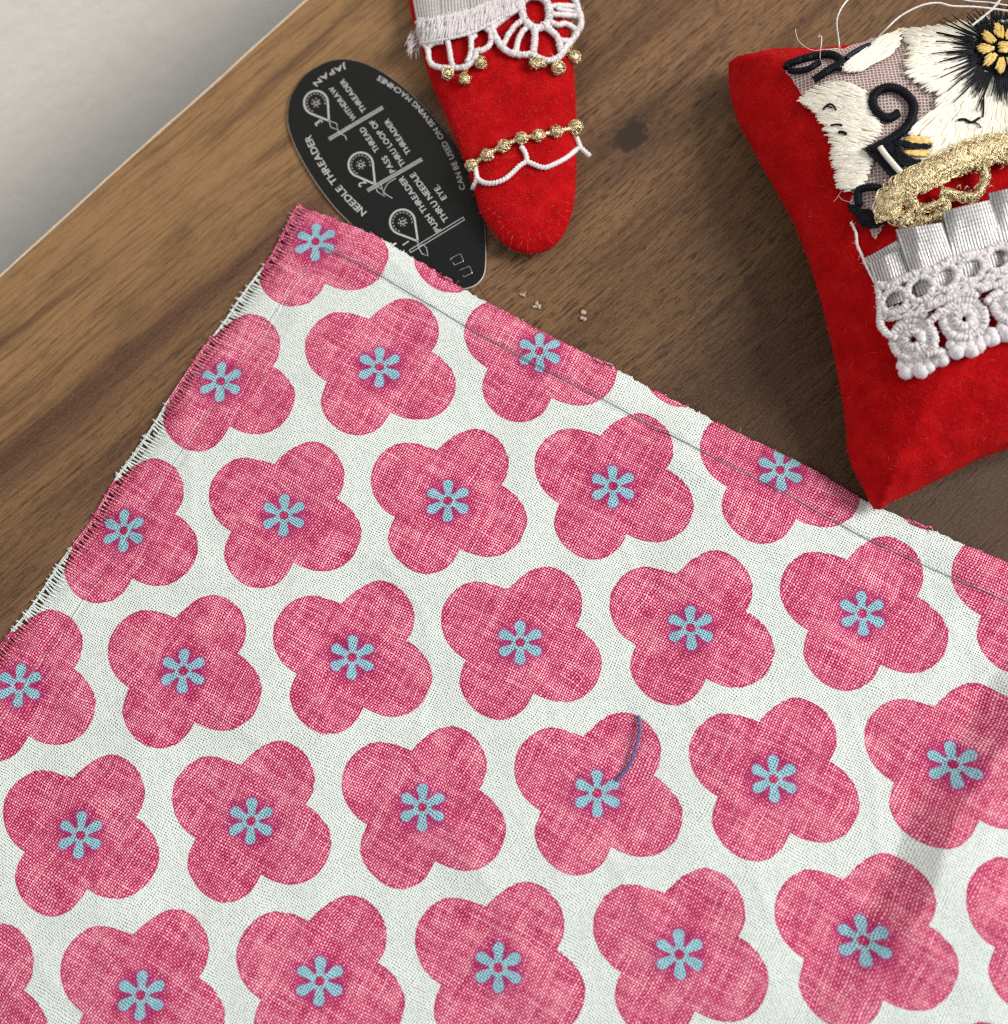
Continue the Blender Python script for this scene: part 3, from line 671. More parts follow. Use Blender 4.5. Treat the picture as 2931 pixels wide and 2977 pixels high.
# ------------------------------------------------------------------ soft felt bodies
class Soft:
    def __init__(s, px, zs, Hh, L, corners=None, zc=3.0, wr=.25, seed=0, pw=.62, bottom=None):
        s.zs, s.H, s.L, s.zc, s.wr, s.seed, s.pw = zs, Hh, L, zc, wr, seed, pw
        q = PX(np.asarray(px, float), zs)[:, :2]; s.corners = PX(np.asarray(corners, float), zc)[:, :2] if corners is not None else None
        for _ in range(3):
            z = s.seam(q); q = P(np.asarray(px)[:, 0], np.asarray(px)[:, 1], z)[:, :2]
        s.out = resample(q, .8, True)
    def seam(s, q):
        if s.corners is None: return np.full(len(q), s.zs)
        d = np.min(np.linalg.norm(q[:, None] - s.corners[None], axis=2), 1); return s.zc + (s.zs - s.zc) * smooth(d / 26.0)
    def z(s, q, sign=1):
        q = np.asarray(q, float).reshape(-1, 2); d = seg_dist(q, s.out); ins = inpoly(q, s.out); d = np.where(ins, d, 0)
        t = np.clip(d / s.L, 0, 1); prof = (1 - (1 - t) ** 2) ** s.pw; sm = s.seam(q)
        if sign > 0:
            n_ = np.array([mnoise.noise(Vector((x * .11, y * .11, s.seed))) + .5 * mnoise.noise(Vector((x * .3, y * .3, s.seed + 4))) + .25 * mnoise.noise(Vector((x * .9, y * .9, s.seed + 4))) for x, y in q])
            pk = 0
            if s.corners is not None:
                dc = np.min(np.linalg.norm(q[:, None] - s.corners[None], axis=2), 1)
                pk = np.exp(-(dc / 13.0) ** 2) * np.clip(d, 0, 1) * .55 * np.array([mnoise.noise(Vector((x * .45, y * .45, 2.0))) + .6 * mnoise.noise(Vector((x * 1.1, y * 1.1, 2.0))) for x, y in q])
            return sm + s.H * prof + s.wr * n_ * np.clip(d / 2, 0, 1) + pk
        return sm - (sm - .05) * np.minimum(prof * 1.05, 1)
    def proj(s, px, off=0.0):
        px = np.asarray(px, float); z = np.full(len(px), s.zs + s.H * .8)
        for _ in range(14):
            p = P(px[:, 0], px[:, 1], z); z = z * .5 + .5 * (s.z(p[:, :2]) + off)
        return P(px[:, 0], px[:, 1], z)
    def mesh(s, grid, name, parent, nf, fr):
        out = s.out; n = len(out); tg = np.roll(out, -1, 0) - np.roll(out, 1, 0); nr = np.c_[-tg[:, 1], tg[:, 0]]; nr /= np.linalg.norm(nr, axis=1)[:, None]
        if not inpoly(out[:1] + nr[:1] * .3, out)[0]: nr = -nr
        pts = []
        for d in (.08, .22, .45, .8, 1.25):
            q = out + nr * d; k = seg_dist(q, out) > d * .93; pts.append(q[k & inpoly(q, out)])
        lo, hi = out.min(0), out.max(0); gx, gy = np.meshgrid(np.arange(lo[0], hi[0], grid), np.arange(lo[1], hi[1], grid)); g = np.c_[gx.ravel(), gy.ravel()]
        g = g + rng.uniform(-.1, .1, g.shape) * grid
        g = g[inpoly(g, out)]; g = g[seg_dist(g, out) > 1.5]; pts.append(g)
        inner = np.vstack(pts); allp = np.vstack([out, inner])
        r = delaunay_2d_cdt([Vector(p) for p in allp], [(i, (i + 1) % n) for i in range(n)], [], 1, 1e-5)
        V = np.array([tuple(v) for v in r[0]]); F_ = [tuple(f) for f in r[2]]
        mb = MB(); zt_ = s.z(V); zb = s.z(V, -1)
        def up(f):
            a, b, c = V[f[0]], V[f[1]], V[f[2]]; return (b[0] - a[0]) * (c[1] - a[1]) - (b[1] - a[1]) * (c[0] - a[0]) > 0
        F_ = [f if up(f) else f[::-1] for f in F_]
        mb.add(np.c_[V, zt_], F_); mb.add(np.c_[V, zb], [f[::-1] for f in F_])
        # loose felt fibres
        lo, hi = out.min(0), out.max(0); c = rng.uniform(lo, hi, (nf * 3, 2)); c = c[inpoly(c, out)][:nf]
        e = out[rng.integers(0, n, nf // 3)] + rng.normal(0, .05, (nf // 3, 2)); c = np.vstack([c, e]); zc_ = s.z(c)
        isedge = np.arange(len(c)) >= len(c) - len(e)
        for p, z_, ie in zip(c, zc_, isedge):
            a = random.uniform(0, 6.28); L = random.uniform(.3, .9) * (1 if not ie else .6); k = random.uniform(-1.5, 1.5); h_ = random.uniform(.02, .14) * (1 if random.random() < .9 else 2)
            d0 = np.array([math.cos(a), math.sin(a)]); d1 = np.array([math.cos(a + k), math.sin(a + k)])
            q1, q2 = p + d0 * L * .5, p + d0 * L * .5 + d1 * L * .5
            zz = s.z(np.array([q1, q2])) if not ie else np.array([z_, z_])
            mb.tube([(*p, z_ - .02), (*q1, zz[0] + h_), (*q2, zz[1] + h_ * .3)], fr * random.uniform(.7, 1.3), 3, m=1 if random.random() < .85 else 2)
        return mb.build(name, [M_felt, M_fuzz, M_fuzz2], parent)
def surf_tube(mb, S, px, r, off, m=0, sides=8, step=None, closed=False, n=8, **k):
    p = catmull(np.asarray(px, float), closed, n=n)
    if closed: p = np.vstack([p, p[:1]])
    p = resample(p, (step or r * .45) * 20.9)
    mb.tube(S.proj(p, off), r, sides, m, **k)

def lace_cord(mb, S, px, r, off, m=0, closed=False):
    r = r * (1.14 if S is S1 else 1.0)
    p = catmull(np.asarray(px, float), closed, n=8)
    if closed: p = np.vstack([p, p[:1]])
    p = resample(p, .09 * 20.9); q = S.proj(p, off)
    q = q + rng.normal(0, r * .05, q.shape); rv = r * (1 + .10 * np.array([mnoise.noise(Vector((i * .22, q[0][0], q[0][1]))) for i in range(len(q))]) + rng.normal(0, .035, len(q)))
    mb.tube(q, rv, 9, m, twist=r * random.uniform(.95, 1.3), amp=.12, lobes=1)
    for i in range(2, len(q) - 2, 9):
        d_ = rng.normal(0, 1, 3); d_[2] = abs(d_[2]) * .6; d_ /= np.linalg.norm(d_); mb.tube([q[i] + d_ * r * .7, q[i] + d_ * r * 1.5 + rng.normal(0, .08, 3), q[i] + d_ * r * 1.7 + rng.normal(0, .15, 3)], .018, 3, m)
    # loose floss bumps
    L = len(q)
    for i in range(0, L - 3, 2):
        if random.random() < .6:
            a = random.uniform(0, 6.28); c = q[i] + np.array([math.cos(a), math.sin(a), random.uniform(.2, 1)]) * r * .8; mb.ball(c, r * random.uniform(.2, .34), m, 6)
def yarn_ball(mb, c, r, m=0, turns=16):
    mb.ball(c, r * .86, m, 12, jit=.06)
    for k in range(turns):
        ax = rng.normal(0, 1, 3); ax /= np.linalg.norm(ax); b = np.cross(ax, [0.3, .5, .8]); b /= np.linalg.norm(b); cc2 = np.cross(ax, b); t0 = random.uniform(0, 6.28)
        t = np.linspace(t0, t0 + random.uniform(2, 4.5), 12); o_ = random.uniform(-.45, .45) * r; rr = math.sqrt(max(r * r - o_ * o_, .01))
        mb.tube(np.array(c) + ax * o_ + rr * (np.cos(t)[:, None] * b + np.sin(t)[:, None] * cc2) * (1 + rng.normal(0, .03, 12))[:, None], r * .11, 4, m)
    for k in range(5):
        d = rng.normal(0, 1, 3); d[2] = abs(d[2]) * .5; d /= np.linalg.norm(d); mb.tube([np.array(c) + d * r * .8, np.array(c) + d * r * 1.25], .04, 3, m)
def stitches(mb, S, poly, dirf, count, L, r, off, m=0, hh=.12, sides=4):
    poly = np.asarray(poly, float); lo, hi = poly.min(0), poly.max(0); c = rng.uniform(lo, hi, (count * 4, 2)); c = c[inpoly(c, poly)][:count]
    segs = []; 
    for p in c:
        d = dirf(p); d = d / np.linalg.norm(d); l = L * 20.9 * random.uniform(.7, 1.2) / 2; n_ = np.array([-d[1], d[0]]) * random.uniform(-.03, .03) * l
        e = [p - d * l, p - d * l * .4 + n_, p + d * l * .4 + n_, p + d * l]; segs.append(e)
    A = np.array(segs).reshape(-1, 2); ins = inpoly(A, poly).reshape(-1, 4); A = A.reshape(-1, 4, 2)
    for i in range(len(A)):                      # pull outside ends back in
        for k in (0, 3):
            if not ins[i, k]: A[i, k] = A[i, 1 if k == 0 else 2]; A[i, k] += (A[i, k] - A[i, 2 if k == 0 else 1]) * .15
    W = S.proj(A.reshape(-1, 2), off).reshape(-1, 4, 3)
    for wv_ in W:
        z_ = random.uniform(0, hh); wv_ = wv_.copy(); wv_[:, 2] += np.array([-.12, .02, .02, -.12]) + z_
        mb.tube(wv_, r, sides, m)
def sheet_on(S, poly, off, grid_px, mb=None, m=0, jag=0.0):
    mb = mb or MB(); poly = np.asarray(poly, float); poly = resample(poly, grid_px, True)
    if jag: poly = poly + rng.normal(0, jag, poly.shape)
    lo, hi = poly.min(0), poly.max(0); gx, gy = np.meshgrid(np.arange(lo[0], hi[0], grid_px), np.arange(lo[1], hi[1], grid_px)); g = np.c_[gx.ravel(), gy.ravel()]; g = g[inpoly(g, poly)]
    if len(g): g = g[seg_dist(g, poly) > grid_px * .4]
    allp = np.vstack([poly, g]); n = len(poly)
    r = delaunay_2d_cdt([Vector(p) for p in allp], [(i, (i + 1) % n) for i in range(n)], [], 1, 1e-4)
    V = np.array([tuple(v) for v in r[0]]); W = S.proj(V, off)
    F_ = []
    for f in r[2]:
        a, b, c = W[f[0]], W[f[1]], W[f[2]]; up = (b[0] - a[0]) * (c[1] - a[1]) - (b[1] - a[1]) * (c[0] - a[0]) > 0; F_.append(tuple(f) if up else tuple(f)[::-1])
    mb.add(W, F_, m); return mb
def pleat(S, quad, off, bulge, parent, name='ribbon_pleat', nu=18, nv=12, curl=0.0):
    q = np.asarray(quad, float); us = np.linspace(0, 1, nu); vs = np.linspace(0, 1, nv); px = []; uv = []; add = []
    wpx = np.linalg.norm(q[1] - q[0]) / 20.9; hpx = np.linalg.norm(q[3] - q[0]) / 20.9
    for v in vs:
        for u in us:
            px.append((q[0] * (1 - u) + q[1] * u) * (1 - v) + (q[3] * (1 - u) + q[2] * u) * v); uv.append((u * wpx, v * hpx))
            add.append(bulge * (math.sin(math.pi * min(u * .92 + .08, 1)) ** .8) * (1 - .72 * v) + curl * (1 - v) ** 2)
    W = S.proj(np.array(px), off + np.array(add)); mb = MB()
    mb.add(W, [(j * nu + i, (j + 1) * nu + i, (j + 1) * nu + i + 1, j * nu + i + 1) for j in range(nv - 1) for i in range(nu - 1)])
    # the fold turns under at both sides
    UV = list(uv)
    for side in (0, nu - 1):
        b = mb.n; sgn = 1 if side == 0 else -1
        for j in range(nv):
            p = W[j * nu + side].copy(); p2 = W[j * nu + side + sgn * 2].copy(); p2[2] -= bulge * .8 + .3; mb.v.append(tuple(p2)); UV.append((uv[j * nu + side][0] + .4, uv[j * nu + side][1]))
        mb.n += nv
        for j in range(nv - 1): mb.f.append((j * nu + side, (j + 1) * nu + side, b + j + 1, b + j)); mb.m.append(0)
    return mb.build(name, M_ribbon, parent, uv=UV)

# ------------------------------------------------------------------ felt tongue ornament (top)
so_px = c2([(95, -260), (100, -60), (110, 60), (140, 200), (185, 330), (215, 450), (260, 600), (320, 740), (380, 870), (430, 1000), (490, 1140), (545, 1290), (590, 1440), (625, 1560), (680, 1650), (745, 1740), (820, 1815), (900, 1858), (980, 1872),
            (1060, 1870), (1140, 1840), (1210, 1780), (1265, 1690), (1300, 1590), (1325, 1460), (1336, 1300), (1335, 1100), (1335, 900), (1330, 700), (1318, 520), (1300, 360), (1290, 200), (1300, 60), (1310, -60), (1330, -260)])
S1 = Soft(catmull(so_px, True, n=5), 2.5, 2.3, 5.5, wr=.18, seed=3, pw=.55)
oc = S1.out.mean(0)
orn = thing('felt_ornament', 'tongue shaped red felt ornament with white lace and gold beads, overlapping the black card', 'ornament', (oc[0], oc[1], 0))
S1.mesh(.55, 'felt_body', orn, 3200, .02)
lt = thing('lace_trim', None, None) if False else None
# whip stitches round the tip
mb = MB(); tip = c2([(640, 1560), (690, 1640), (760, 1730), (840, 1800), (920, 1835), (1000, 1850), (1080, 1840), (1160, 1795), (1225, 1720), (1270, 1620), (1290, 1500)]); tp = resample(catmull(tip, n=6), 26)
for p in tp:
    d = p - c2([(960, 1450)])[0]; d /= np.linalg.norm(d); e = np.array([p + d * 8 + rng.normal(0, 2, 2), p + rng.normal(0, 2, 2), p - d * random.uniform(22, 34) + rng.normal(0, 4, 2)]); mb.tube(S1.proj(e, .04), .06, 5)
mb.build('edge_stitching', M_fuzz, orn)
# ribbon under the lace
for qd in ([(112, -90), (338, -120), (345, 120), (160, 175)], [(330, -120), (540, -150), (560, 80), (345, 125)], [(530, -150), (760, -190), (780, 10), (560, 75)], [(750, -190), (980, -220), (990, -40), (780, 5)]):
    pleat(S1, c2(qd), .25, .55, orn)
lace = MB()
band = c2([(160, 150), (300, 128), (420, 105), (560, 70), (700, 15), (900, -40), (960, -30), (940, 40), (880, 90), (760, 135), (660, 190), (580, 235), (450, 270), (300, 300), (185, 325), (150, 240)])
sheet_on(S1, band, 1.0, 8, lace)
stitches(lace, S1, band, lambda p: np.array([.18, -1.0]), 620, 1.5, .085, 1.12, hh=.25)
for pl, r in [([(150, 165), (300, 140), (420, 112), (560, 78), (700, 22), (860, -30)], .2), ([(175, 320), (300, 302), (440, 275), (570, 240), (660, 195), (760, 140), (880, 90), (950, 30)], .2)]: lace_cord(lace, S1, c2(pl), r, 1.1)
rC = .35
for pl, r in [([(205, 315), (240, 370), (248, 435), (275, 480), (335, 500), (405, 503), (480, 500), (545, 478), (588, 435), (600, 380), (640, 372), (690, 340), (708, 290), (700, 235), (655, 200)], .36),
              ([(385, 300), (400, 370), (408, 430), (425, 485)], .34), ([(555, 250), (560, 320), (556, 400), (530, 460)], .34), ([(250, 345), (290, 320), (350, 310)], .3), ([(600, 255), (565, 290), (560, 340)], .3), ([(600, 380), (560, 372)], .3),
              ([(932, 20), (940, 100), (972, 168), (1038, 208), (1108, 186), (1136, 130), (1132, 50), (1098, -10), (1040, -30), (980, -20), (932, 20)], .5),
              ([(900, 45), (800, 95), (735, 160), (718, 210), (740, 275), (772, 325), (815, 372), (875, 398), (950, 405), (1010, 402), (1062, 430), (1130, 448), (1200, 428), (1242, 382), (1275, 330), (1312, 292), (1345, 238), (1372, 188), (1372, 130), (1352, 72), (1340, 20), (1300, -25), (1220, -60)], .42),
              ([(945, 60), (860, 95), (770, 165), (730, 200)], .36), ([(955, 140), (890, 185), (840, 250), (795, 340)], .36), ([(985, 190), (935, 240), (905, 310), (890, 390)], .36),
              ([(1032, 205), (1030, 300), (1018, 400)], .46), ([(1090, 190), (1150, 225), (1205, 290), (1225, 390)], .42), ([(1130, 150), (1200, 185), (1262, 175), (1345, 225)], .36), ([(1140, 105), (1230, 108), (1365, 120)], .36), ([(1128, 55), (1210, 40), (1345, 50)], .34),
              ([(1210, 290), (1250, 300), (1300, 300)], .34), ([(1190, 60), (1250, 75), (1360, 88)], .26)]:
    lace_cord(lace, S1, c2(pl), r, .75)
for k in range(26):   # frayed left end
    a = c2([(random.uniform(120, 200), random.uniform(190, 330))])[0]; e = np.array([a, a + (random.uniform(-18, -4), random.uniform(8, 22)), a + (random.uniform(-26, -6), random.uniform(22, 44))]); lace.tube(S1.proj(e, .9), .045, 4)
lace_o = lace.build('lace_trim', M_white, orn)
for x_, y_, r_ in [(385, 545, 50), (515, 585, 48), (512, 510, 28), (635, 465, 50), (600, 410, 22), (1035, 470, 48), (1085, 465, 40), (1000, 425, 22), (1205, 505, 54), (1200, 445, 22), (1325, 425, 52), (1268, 372, 36), (1290, 330, 24)]:
    mb = MB(); rm = r_ / (1527 / 600) / 20.9; yarn_ball(mb, S1.proj(c2([(x_, y_)]), rm * .8)[0], rm); mb.build('gold_picot', M_gold, lace_o)
ch_ = MB(); chain_pts = [(565, 1225), (680, 1145), (800, 1080), (930, 1025), (1060, 1003), (1190, 972), (1330, 945)]
surf_tube(ch_, S1, c2(chain_pts), .36, .35, twist=.5, amp=.35)
chain_o = ch_.build('gold_chain_trim', M_gold, orn)
for i, (x_, y_) in enumerate(chain_pts):
    mb = MB(); rm = (48 if i < 6 else 60) / (1527 / 600) / 20.9; c = S1.proj(c2([(x_, y_)]), rm * .55)[0]
    if i in (0,): c[2] += .1
    yarn_ball(mb, c, rm)
    for a in range(5):
        t = a * 1.2566 + .6 + i * .1; mb.ball(c + np.array([math.cos(t), math.sin(t), -.1]) * rm * .88, rm * .40, 0, 8, jit=.3)
    mb.build('gold_bead', M_gold, chain_o)
sc_ = MB()
for pl in [[(590, 1240), (600, 1300), (600, 1335), (578, 1380), (572, 1400)], [(600, 1315), (650, 1350), (720, 1356), (800, 1330), (862, 1282), (920, 1225), (968, 1190), (962, 1135), (930, 1082)],
           [(968, 1190), (1020, 1215), (1100, 1240), (1180, 1212), (1262, 1168), (1335, 1110), (1362, 1085), (1345, 1030), (1325, 985)], [(1362, 1085), (1405, 1125), (1440, 1155)]]:
    p = catmull(c2(pl), n=8); p = resample(p, 2.0); W = S1.proj(p, .4)
    W[:, 2] = np.maximum(W[:, 2], 1.6); sc_.tube(W, .36, 9, twist=.52, amp=.17, lobes=1)
sc_.build('scalloped_cord', M_white, orn)

# ------------------------------------------------------------------ red pin cushion (right)
TLc, BLc = (1376, 118), (1655, 964)
TRc, BRc = (2225, -170), (2500, 690)
cu19 = [(1376, 118), (1376, 150), (1382, 190), (1392, 225), (1412, 262), (1440, 312), (1468, 362), (1498, 415), (1524, 480), (1545, 545), (1562, 610), (1580, 690), (1592, 760), (1598, 810), (1600, 850), (1612, 888), (1632, 925), (1648, 960), (1662, 963), (1682, 948),
        (1720, 932), (1760, 912), (1800, 892), (1850, 866), (1904, 848), (2050, 800), (2250, 750), (2480, 700), (2500, 690), (2490, 660), (2420, 450), (2350, 250), (2280, 0), (2235, -165), (2225, -170), (2205, -150), (2100, -60), (2000, 8), (1904, 42), (1757, 66), (1700, 72), (1659, 82), (1600, 95), (1560, 99), (1530, 102), (1480, 99), (1440, 103), (1400, 112)]
S2 = Soft(np.array(cu19) * S19, 7.5, 9.5, 15, corners=np.array([TLc, BLc, TRc, BRc]) * S19, zc=3.2, wr=.35, seed=11, pw=.6)
pc = S2.out.mean(0)
cu = thing('pin_cushion', 'plump red felt pin cushion with embroidered tulle, gold braid, pleated ribbon and white lace', 'pin cushion', (pc[0], pc[1], 0))
S2.mesh(.7, 'felt_cushion', cu, 5200, .022)
ty_ = c3([(448, 415), (540, 372), (640, 345), (740, 320), (830, 312), (920, 285), (1060, 235), (1200, 190), (1400, 172), (1600, 160), (1904, 100), (2150, 40), (2200, 700), (2050, 860), (1904, 900), (1750, 930), (1560, 990), (1420, 1080), (1260, 1180), (1170, 1300), (1120, 1420), (1040, 1560), (1000, 1480), (920, 1400), (870, 1330), (900, 1255), (815, 1225), (790, 1110), (765, 1030), (770, 960), (740, 880), (700, 800), (620, 720), (545, 665), (565, 620), (500, 520), (455, 470)])
tul = sheet_on(S2, ty_, .35, 14, jag=1.5).build('embroidered_tulle', M_tulle, cu)
# satin petals
ctr = c3([(1870, 310)])[0]
rad = lambda p: (p - ctr) + rng.normal(0, 3, 2)
petals = [([(1062, 245), (1200, 195), (1185, 300), (1135, 360), (1010, 425), (930, 470), (870, 455), (800, 440), (880, 385), (960, 325)], lambda p: np.array([1.0, -.62]), 380),
          ([(640, 580), (720, 542), (830, 530), (930, 560), (990, 620), (1005, 720), (1070, 800), (1060, 870), (1000, 930), (950, 975), (880, 985), (775, 960), (740, 880), (700, 800), (640, 710), (560, 668), (560, 640), (600, 610)], lambda p: np.array([1.0, .22]), 900),
          ([(775, 960), (880, 980), (950, 985), (1010, 1040), (985, 1130), (930, 1220), (860, 1245), (812, 1215), (792, 1110), (766, 1030)], lambda p: np.array([1.0, -.12]), 380),
          ([(1205, 192), (1500, 165), (1904, 105), (2150, 60), (2190, 700), (1904, 870), (1720, 905), (1560, 960), (1440, 1040), (1350, 1075), (1235, 1120), (1190, 1080), (1240, 1010), (1400, 990), (1390, 900), (1250, 880), (1330, 760), (1450, 700), (1450, 600), (1340, 560), (1260, 480), (1245, 400), (1270, 310)], rad, 3000)]
for poly, df, cnt in petals:
    mb = MB(); pl = c3(poly); sheet_on(S2, pl, .55, 12, mb); stitches(mb, S2, pl, df, cnt, 2.5, .12, .80, hh=.14); mb.build('satin_petal', M_cream, tul)
mb = MB()      # black scroll
def floss(mb, px, r, off=.95, m=0, n_=6):
    p = catmull(np.asarray(px, float), n=8); p = resample(p, 2.4); q = S2.proj(p, off); mb.tube(q, r, 9, m, twist=.35, amp=.15, lobes=1)
    for i in range(len(q) - 1):
        d = q[i + 1] - q[i]; d /= np.linalg.norm(d); s_ = np.cross(d, [0, 0, 1]); k = random.uniform(.9, 1.18) * r
        mb.tube([q[i] - s_ * k, q[i] + np.array([0, 0, r * 1.05]) + d * .1, q[i] + s_ * k + d * .2], .06, 4, m)
floss(mb, c3([(1190, 735), (1130, 768), (1065, 742), (1025, 680), (1035, 615), (1090, 575), (1170, 572), (1240, 612), (1288, 680), (1280, 760), (1240, 830), (1170, 888), (1080, 940), (985, 985)]), .58)
mb.build('black_scroll', M_black, tul)
mb = MB()
for pl, r in [([(462, 440), (475, 415), (560, 385), (650, 362), (740, 352), (800, 375), (820, 410), (760, 440), (700, 480), (640, 520)], .5), ([(480, 455), (520, 462), (600, 450), (650, 420), (680, 405)], .42), ([(820, 450), (760, 440)], .3)]: floss(mb, c3(pl), r)
mb.build('black_loop', M_black, tul)
mb = MB(); floss(mb, c3([(850, 380), (910, 335), (960, 310), (1005, 292)]), .34); mb.build('navy_stroke', M_navy, tul)
mb = MB(); pl = c3([(985, 985), (1100, 920), (1170, 920), (1200, 960), (1230, 1060), (1200, 1160), (1150, 1160), (1080, 1080), (1020, 1020)]); sheet_on(S2, pl, 1.2, 10, mb); stitches(mb, S2, pl, lambda p: np.array([.75, 1.0]), 260, 1.4, .11, 1.35)
pl = c3([(1160, 915), (1230, 915), (1300, 935), (1400, 940), (1405, 962), (1300, 965), (1240, 960), (1180, 950)]); stitches(mb, S2, pl, lambda p: np.array([1.0, .08]), 110, 1.3, .1, 1.5)
pl = c3([(1160, 960), (1230, 1000), (1300, 1040), (1385, 1040), (1380, 1065), (1290, 1070), (1200, 1080)]); stitches(mb, S2, pl, lambda p: np.array([1.0, .35]), 150, 1.2, .1, 1.5)
mb.build('black_stamens', M_black, tul)
mb = MB(); floss(mb, c3([(1070, 955), (1110, 1010), (1160, 1070), (1205, 1120)]), .36, 1.75); mb.build('white_stamen', M_cream, tul)
mb = MB()
for pl in ([(1245, 890), (1300, 885), (1370, 905), (1400, 930), (1330, 945), (1250, 935)], [(1240, 985), (1300, 975), (1390, 985), (1380, 1010), (1300, 1015), (1250, 1005)]): stitches(mb, S2, c3(pl), lambda p: np.array([1.0, .1]), 90, 1.5, .12, 1.35)
mb.build('yellow_stamens', M_yellow, tul)
mb = MB()      # black tuft below, with the ring of net in it
pl = c3([(905, 1340), (960, 1360), (1040, 1370), (1110, 1340), (1140, 1420), (1090, 1460), (1010, 1485), (950, 1470), (920, 1410), (870, 1370), (875, 1330)]); sheet_on(S2, pl, .9, 10, mb); stitches(mb, S2, pl, lambda p: np.array([1.0, .2]), 260, 1.1, .11, 1.1)
for q_ in ([(935, 1340), (925, 1290), (930, 1240), (990, 1218), (1060, 1222), (1075, 1260)],): floss(mb, c3(q_), .5)
mb.build('black_tuft', M_black, tul)
mb = MB()
for pl, r in [([(700, 712), (730, 680), (760, 680), (785, 715)], .13), ([(725, 690), (760, 700)], .1), ([(750, 815), (790, 808), (825, 815)], .14), ([(800, 860), (825, 858), (852, 872)], .22), ([(1580, 780), (1620, 775), (1665, 795), (1720, 765)], .18), ([(1745, 640), (1745, 720), (1740, 760)], .12), ([(1640, 790), (1700, 800), (1730, 830)], .09)]:
    p = resample(catmull(c3(pl), n=6), 4); mb.tube(S2.proj(p, 1.15), r, 6)
mb.build('black_accents', M_black, tul)
# dark flower heart
mb = MB(); mz = math.pi
ann = [(1870 + rr_ * math.cos(a), 310 + rr_ * .92 * math.sin(a)) for a, rr_ in [(t, 205 + 25 * math.sin(5 * t)) for t in np.linspace(0, 2 * mz, 40, endpoint=False)]]
sheet_on(S2, c3(ann), 1.05, 12, mb); stitches(mb, S2, c3(ann), rad, 700, 1.0, .10, 1.15)
for k in range(150):
    a = random.uniform(1.0, 2 * mz + .3) if k % 3 else random.uniform(1.2, 3.9); long_ = 1 if 1.2 < a < 3.9 else .55
    r0 = random.uniform(180, 215); r1 = r0 + random.uniform(70, 270) * long_ * (1.0 if random.random() < .6 else .6)
    e = [(1870 + rr_ * math.cos(a + dj), 310 + rr_ * math.sin(a + dj)) for rr_, dj in ((r0, 0), ((r0 + r1) / 2, random.uniform(-.012, .012)), (r1, random.uniform(-.02, .02)))]
    W = S2.proj(resample(c3(e), 10), 1.3); mb.tube(W, np.linspace(.15, .06, len(W)), 5)
mb.build('black_flower_heart', M_black, tul)
mb = MB()
for k in range(9):
    a = k * 2 * mz / 9 + .3; 
    for rr_, ln in ((115, 46),):
        cx_, cy_ = 1870 + rr_ * math.cos(a), 310 + rr_ * math.sin(a); ca, sa = math.cos(a), math.sin(a)
        pl = [(cx_ + ln * math.cos(t) * ca - 30 * math.sin(t) * sa, cy_ + ln * math.cos(t) * sa + 30 * math.sin(t) * ca) for t in np.linspace(0, 2 * mz, 12, endpoint=False)]; sheet_on(S2, c3(pl), 1.6, 8, mb); stitches(mb, S2, c3(pl), rad, 36, 1.1, .12, 1.7)
pl = [(1880 + 40 * math.cos(t), 305 + 36 * math.sin(t)) for t in np.linspace(0, 2 * mz, 12, endpoint=False)]; stitches(mb, S2, c3(pl), lambda p: np.array([1.0, .1]), 60, 1.0, .12, 1.7)
mb.build('yellow_flower_heart', M_yellow, tul)

# pleated ribbon
rb = cu
pleats = [([(485, 232), (700, 112), (800, 260), (600, 430)], .35, .3, .2), ([(515, 262), (770, 142), (860, 470), (610, 560)], .6, 1.5, .5), ([(690, 40), (1015, -8), (1150, 370), (840, 480)], .9, 2.3, 1.5), ([(1000, -82), (1335, -160), (1460, 250), (1110, 380)], 1.0, 2.3, 1.5),
          ([(1305, -200), (1650, -280), (1760, 150), (1420, 262)], 1.0, 2.3, 1.5), ([(1620, -300), (1960, -380), (2040, 50), (1720, 150)], 1.0, 2.3, 1.5)]
for qd, off, bl_, cl_ in pleats: pleat(S2, c4(qd), off, bl_, cu, curl=cl_)

# gold braid
mb = MB()
def braid(path, width, n_, r=.055, off=1.6, hz=.7):
    p = resample(catmull(np.asarray(path, float), n=10), 3.0); d = np.gradient(p, axis=0); d /= np.linalg.norm(d, axis=1)[:, None]; nn = np.c_[-d[:, 1], d[:, 0]]; L = len(p)
    core = S2.proj(p, off - .25); mb.tube(core, width * .30 / 20.9 * (1 + .2 * np.sin(np.arange(L) * .5)), 8, flat=.30)
    for k in range(n_):
        fr = random.choice([.03, .045, .06]) * random.uniform(.94, 1.06); ph = random.uniform(0, 6.28); am = random.uniform(.5, 1.0) * width / 2; wz = random.uniform(.3, .6)
        i = np.arange(L); o_ = am * np.sin(i * fr * 6.28 / 2 + ph) + rng.normal(0, .7, L); q = p + nn * o_[:, None] + rng.normal(0, .5, (L, 2))
        W = S2.proj(q, off); W[:, 2] += hz * .5 * np.cos(i * fr * 6.28 + ph * 2) * (1 - (o_ / width) ** 2) + .25 + rng.normal(0, .03, L); mb.tube(W, r, 4)
    for k in range(int(L * .35)):
        i = random.randrange(L); q = p[i] + nn[i] * random.uniform(-.6, .6) * width; a = random.uniform(0, 6.28); e = np.array([q, q + 9 * np.array([math.cos(a), math.sin(a)]), q + 14 * np.array([math.cos(a + .7), math.sin(a + .7)])]); W = S2.proj(e, off + .3); W[:, 2] += (0, .35, .1); mb.tube(W, r * 1.05, 3)
braid(c3([(1140, 1430), (1120, 1350), (1150, 1280), (1230, 1215), (1360, 1150), (1500, 1080), (1640, 1010), (1780, 970), (1930, 950), (2150, 860)]), 88, 50, .08, hz=.35)
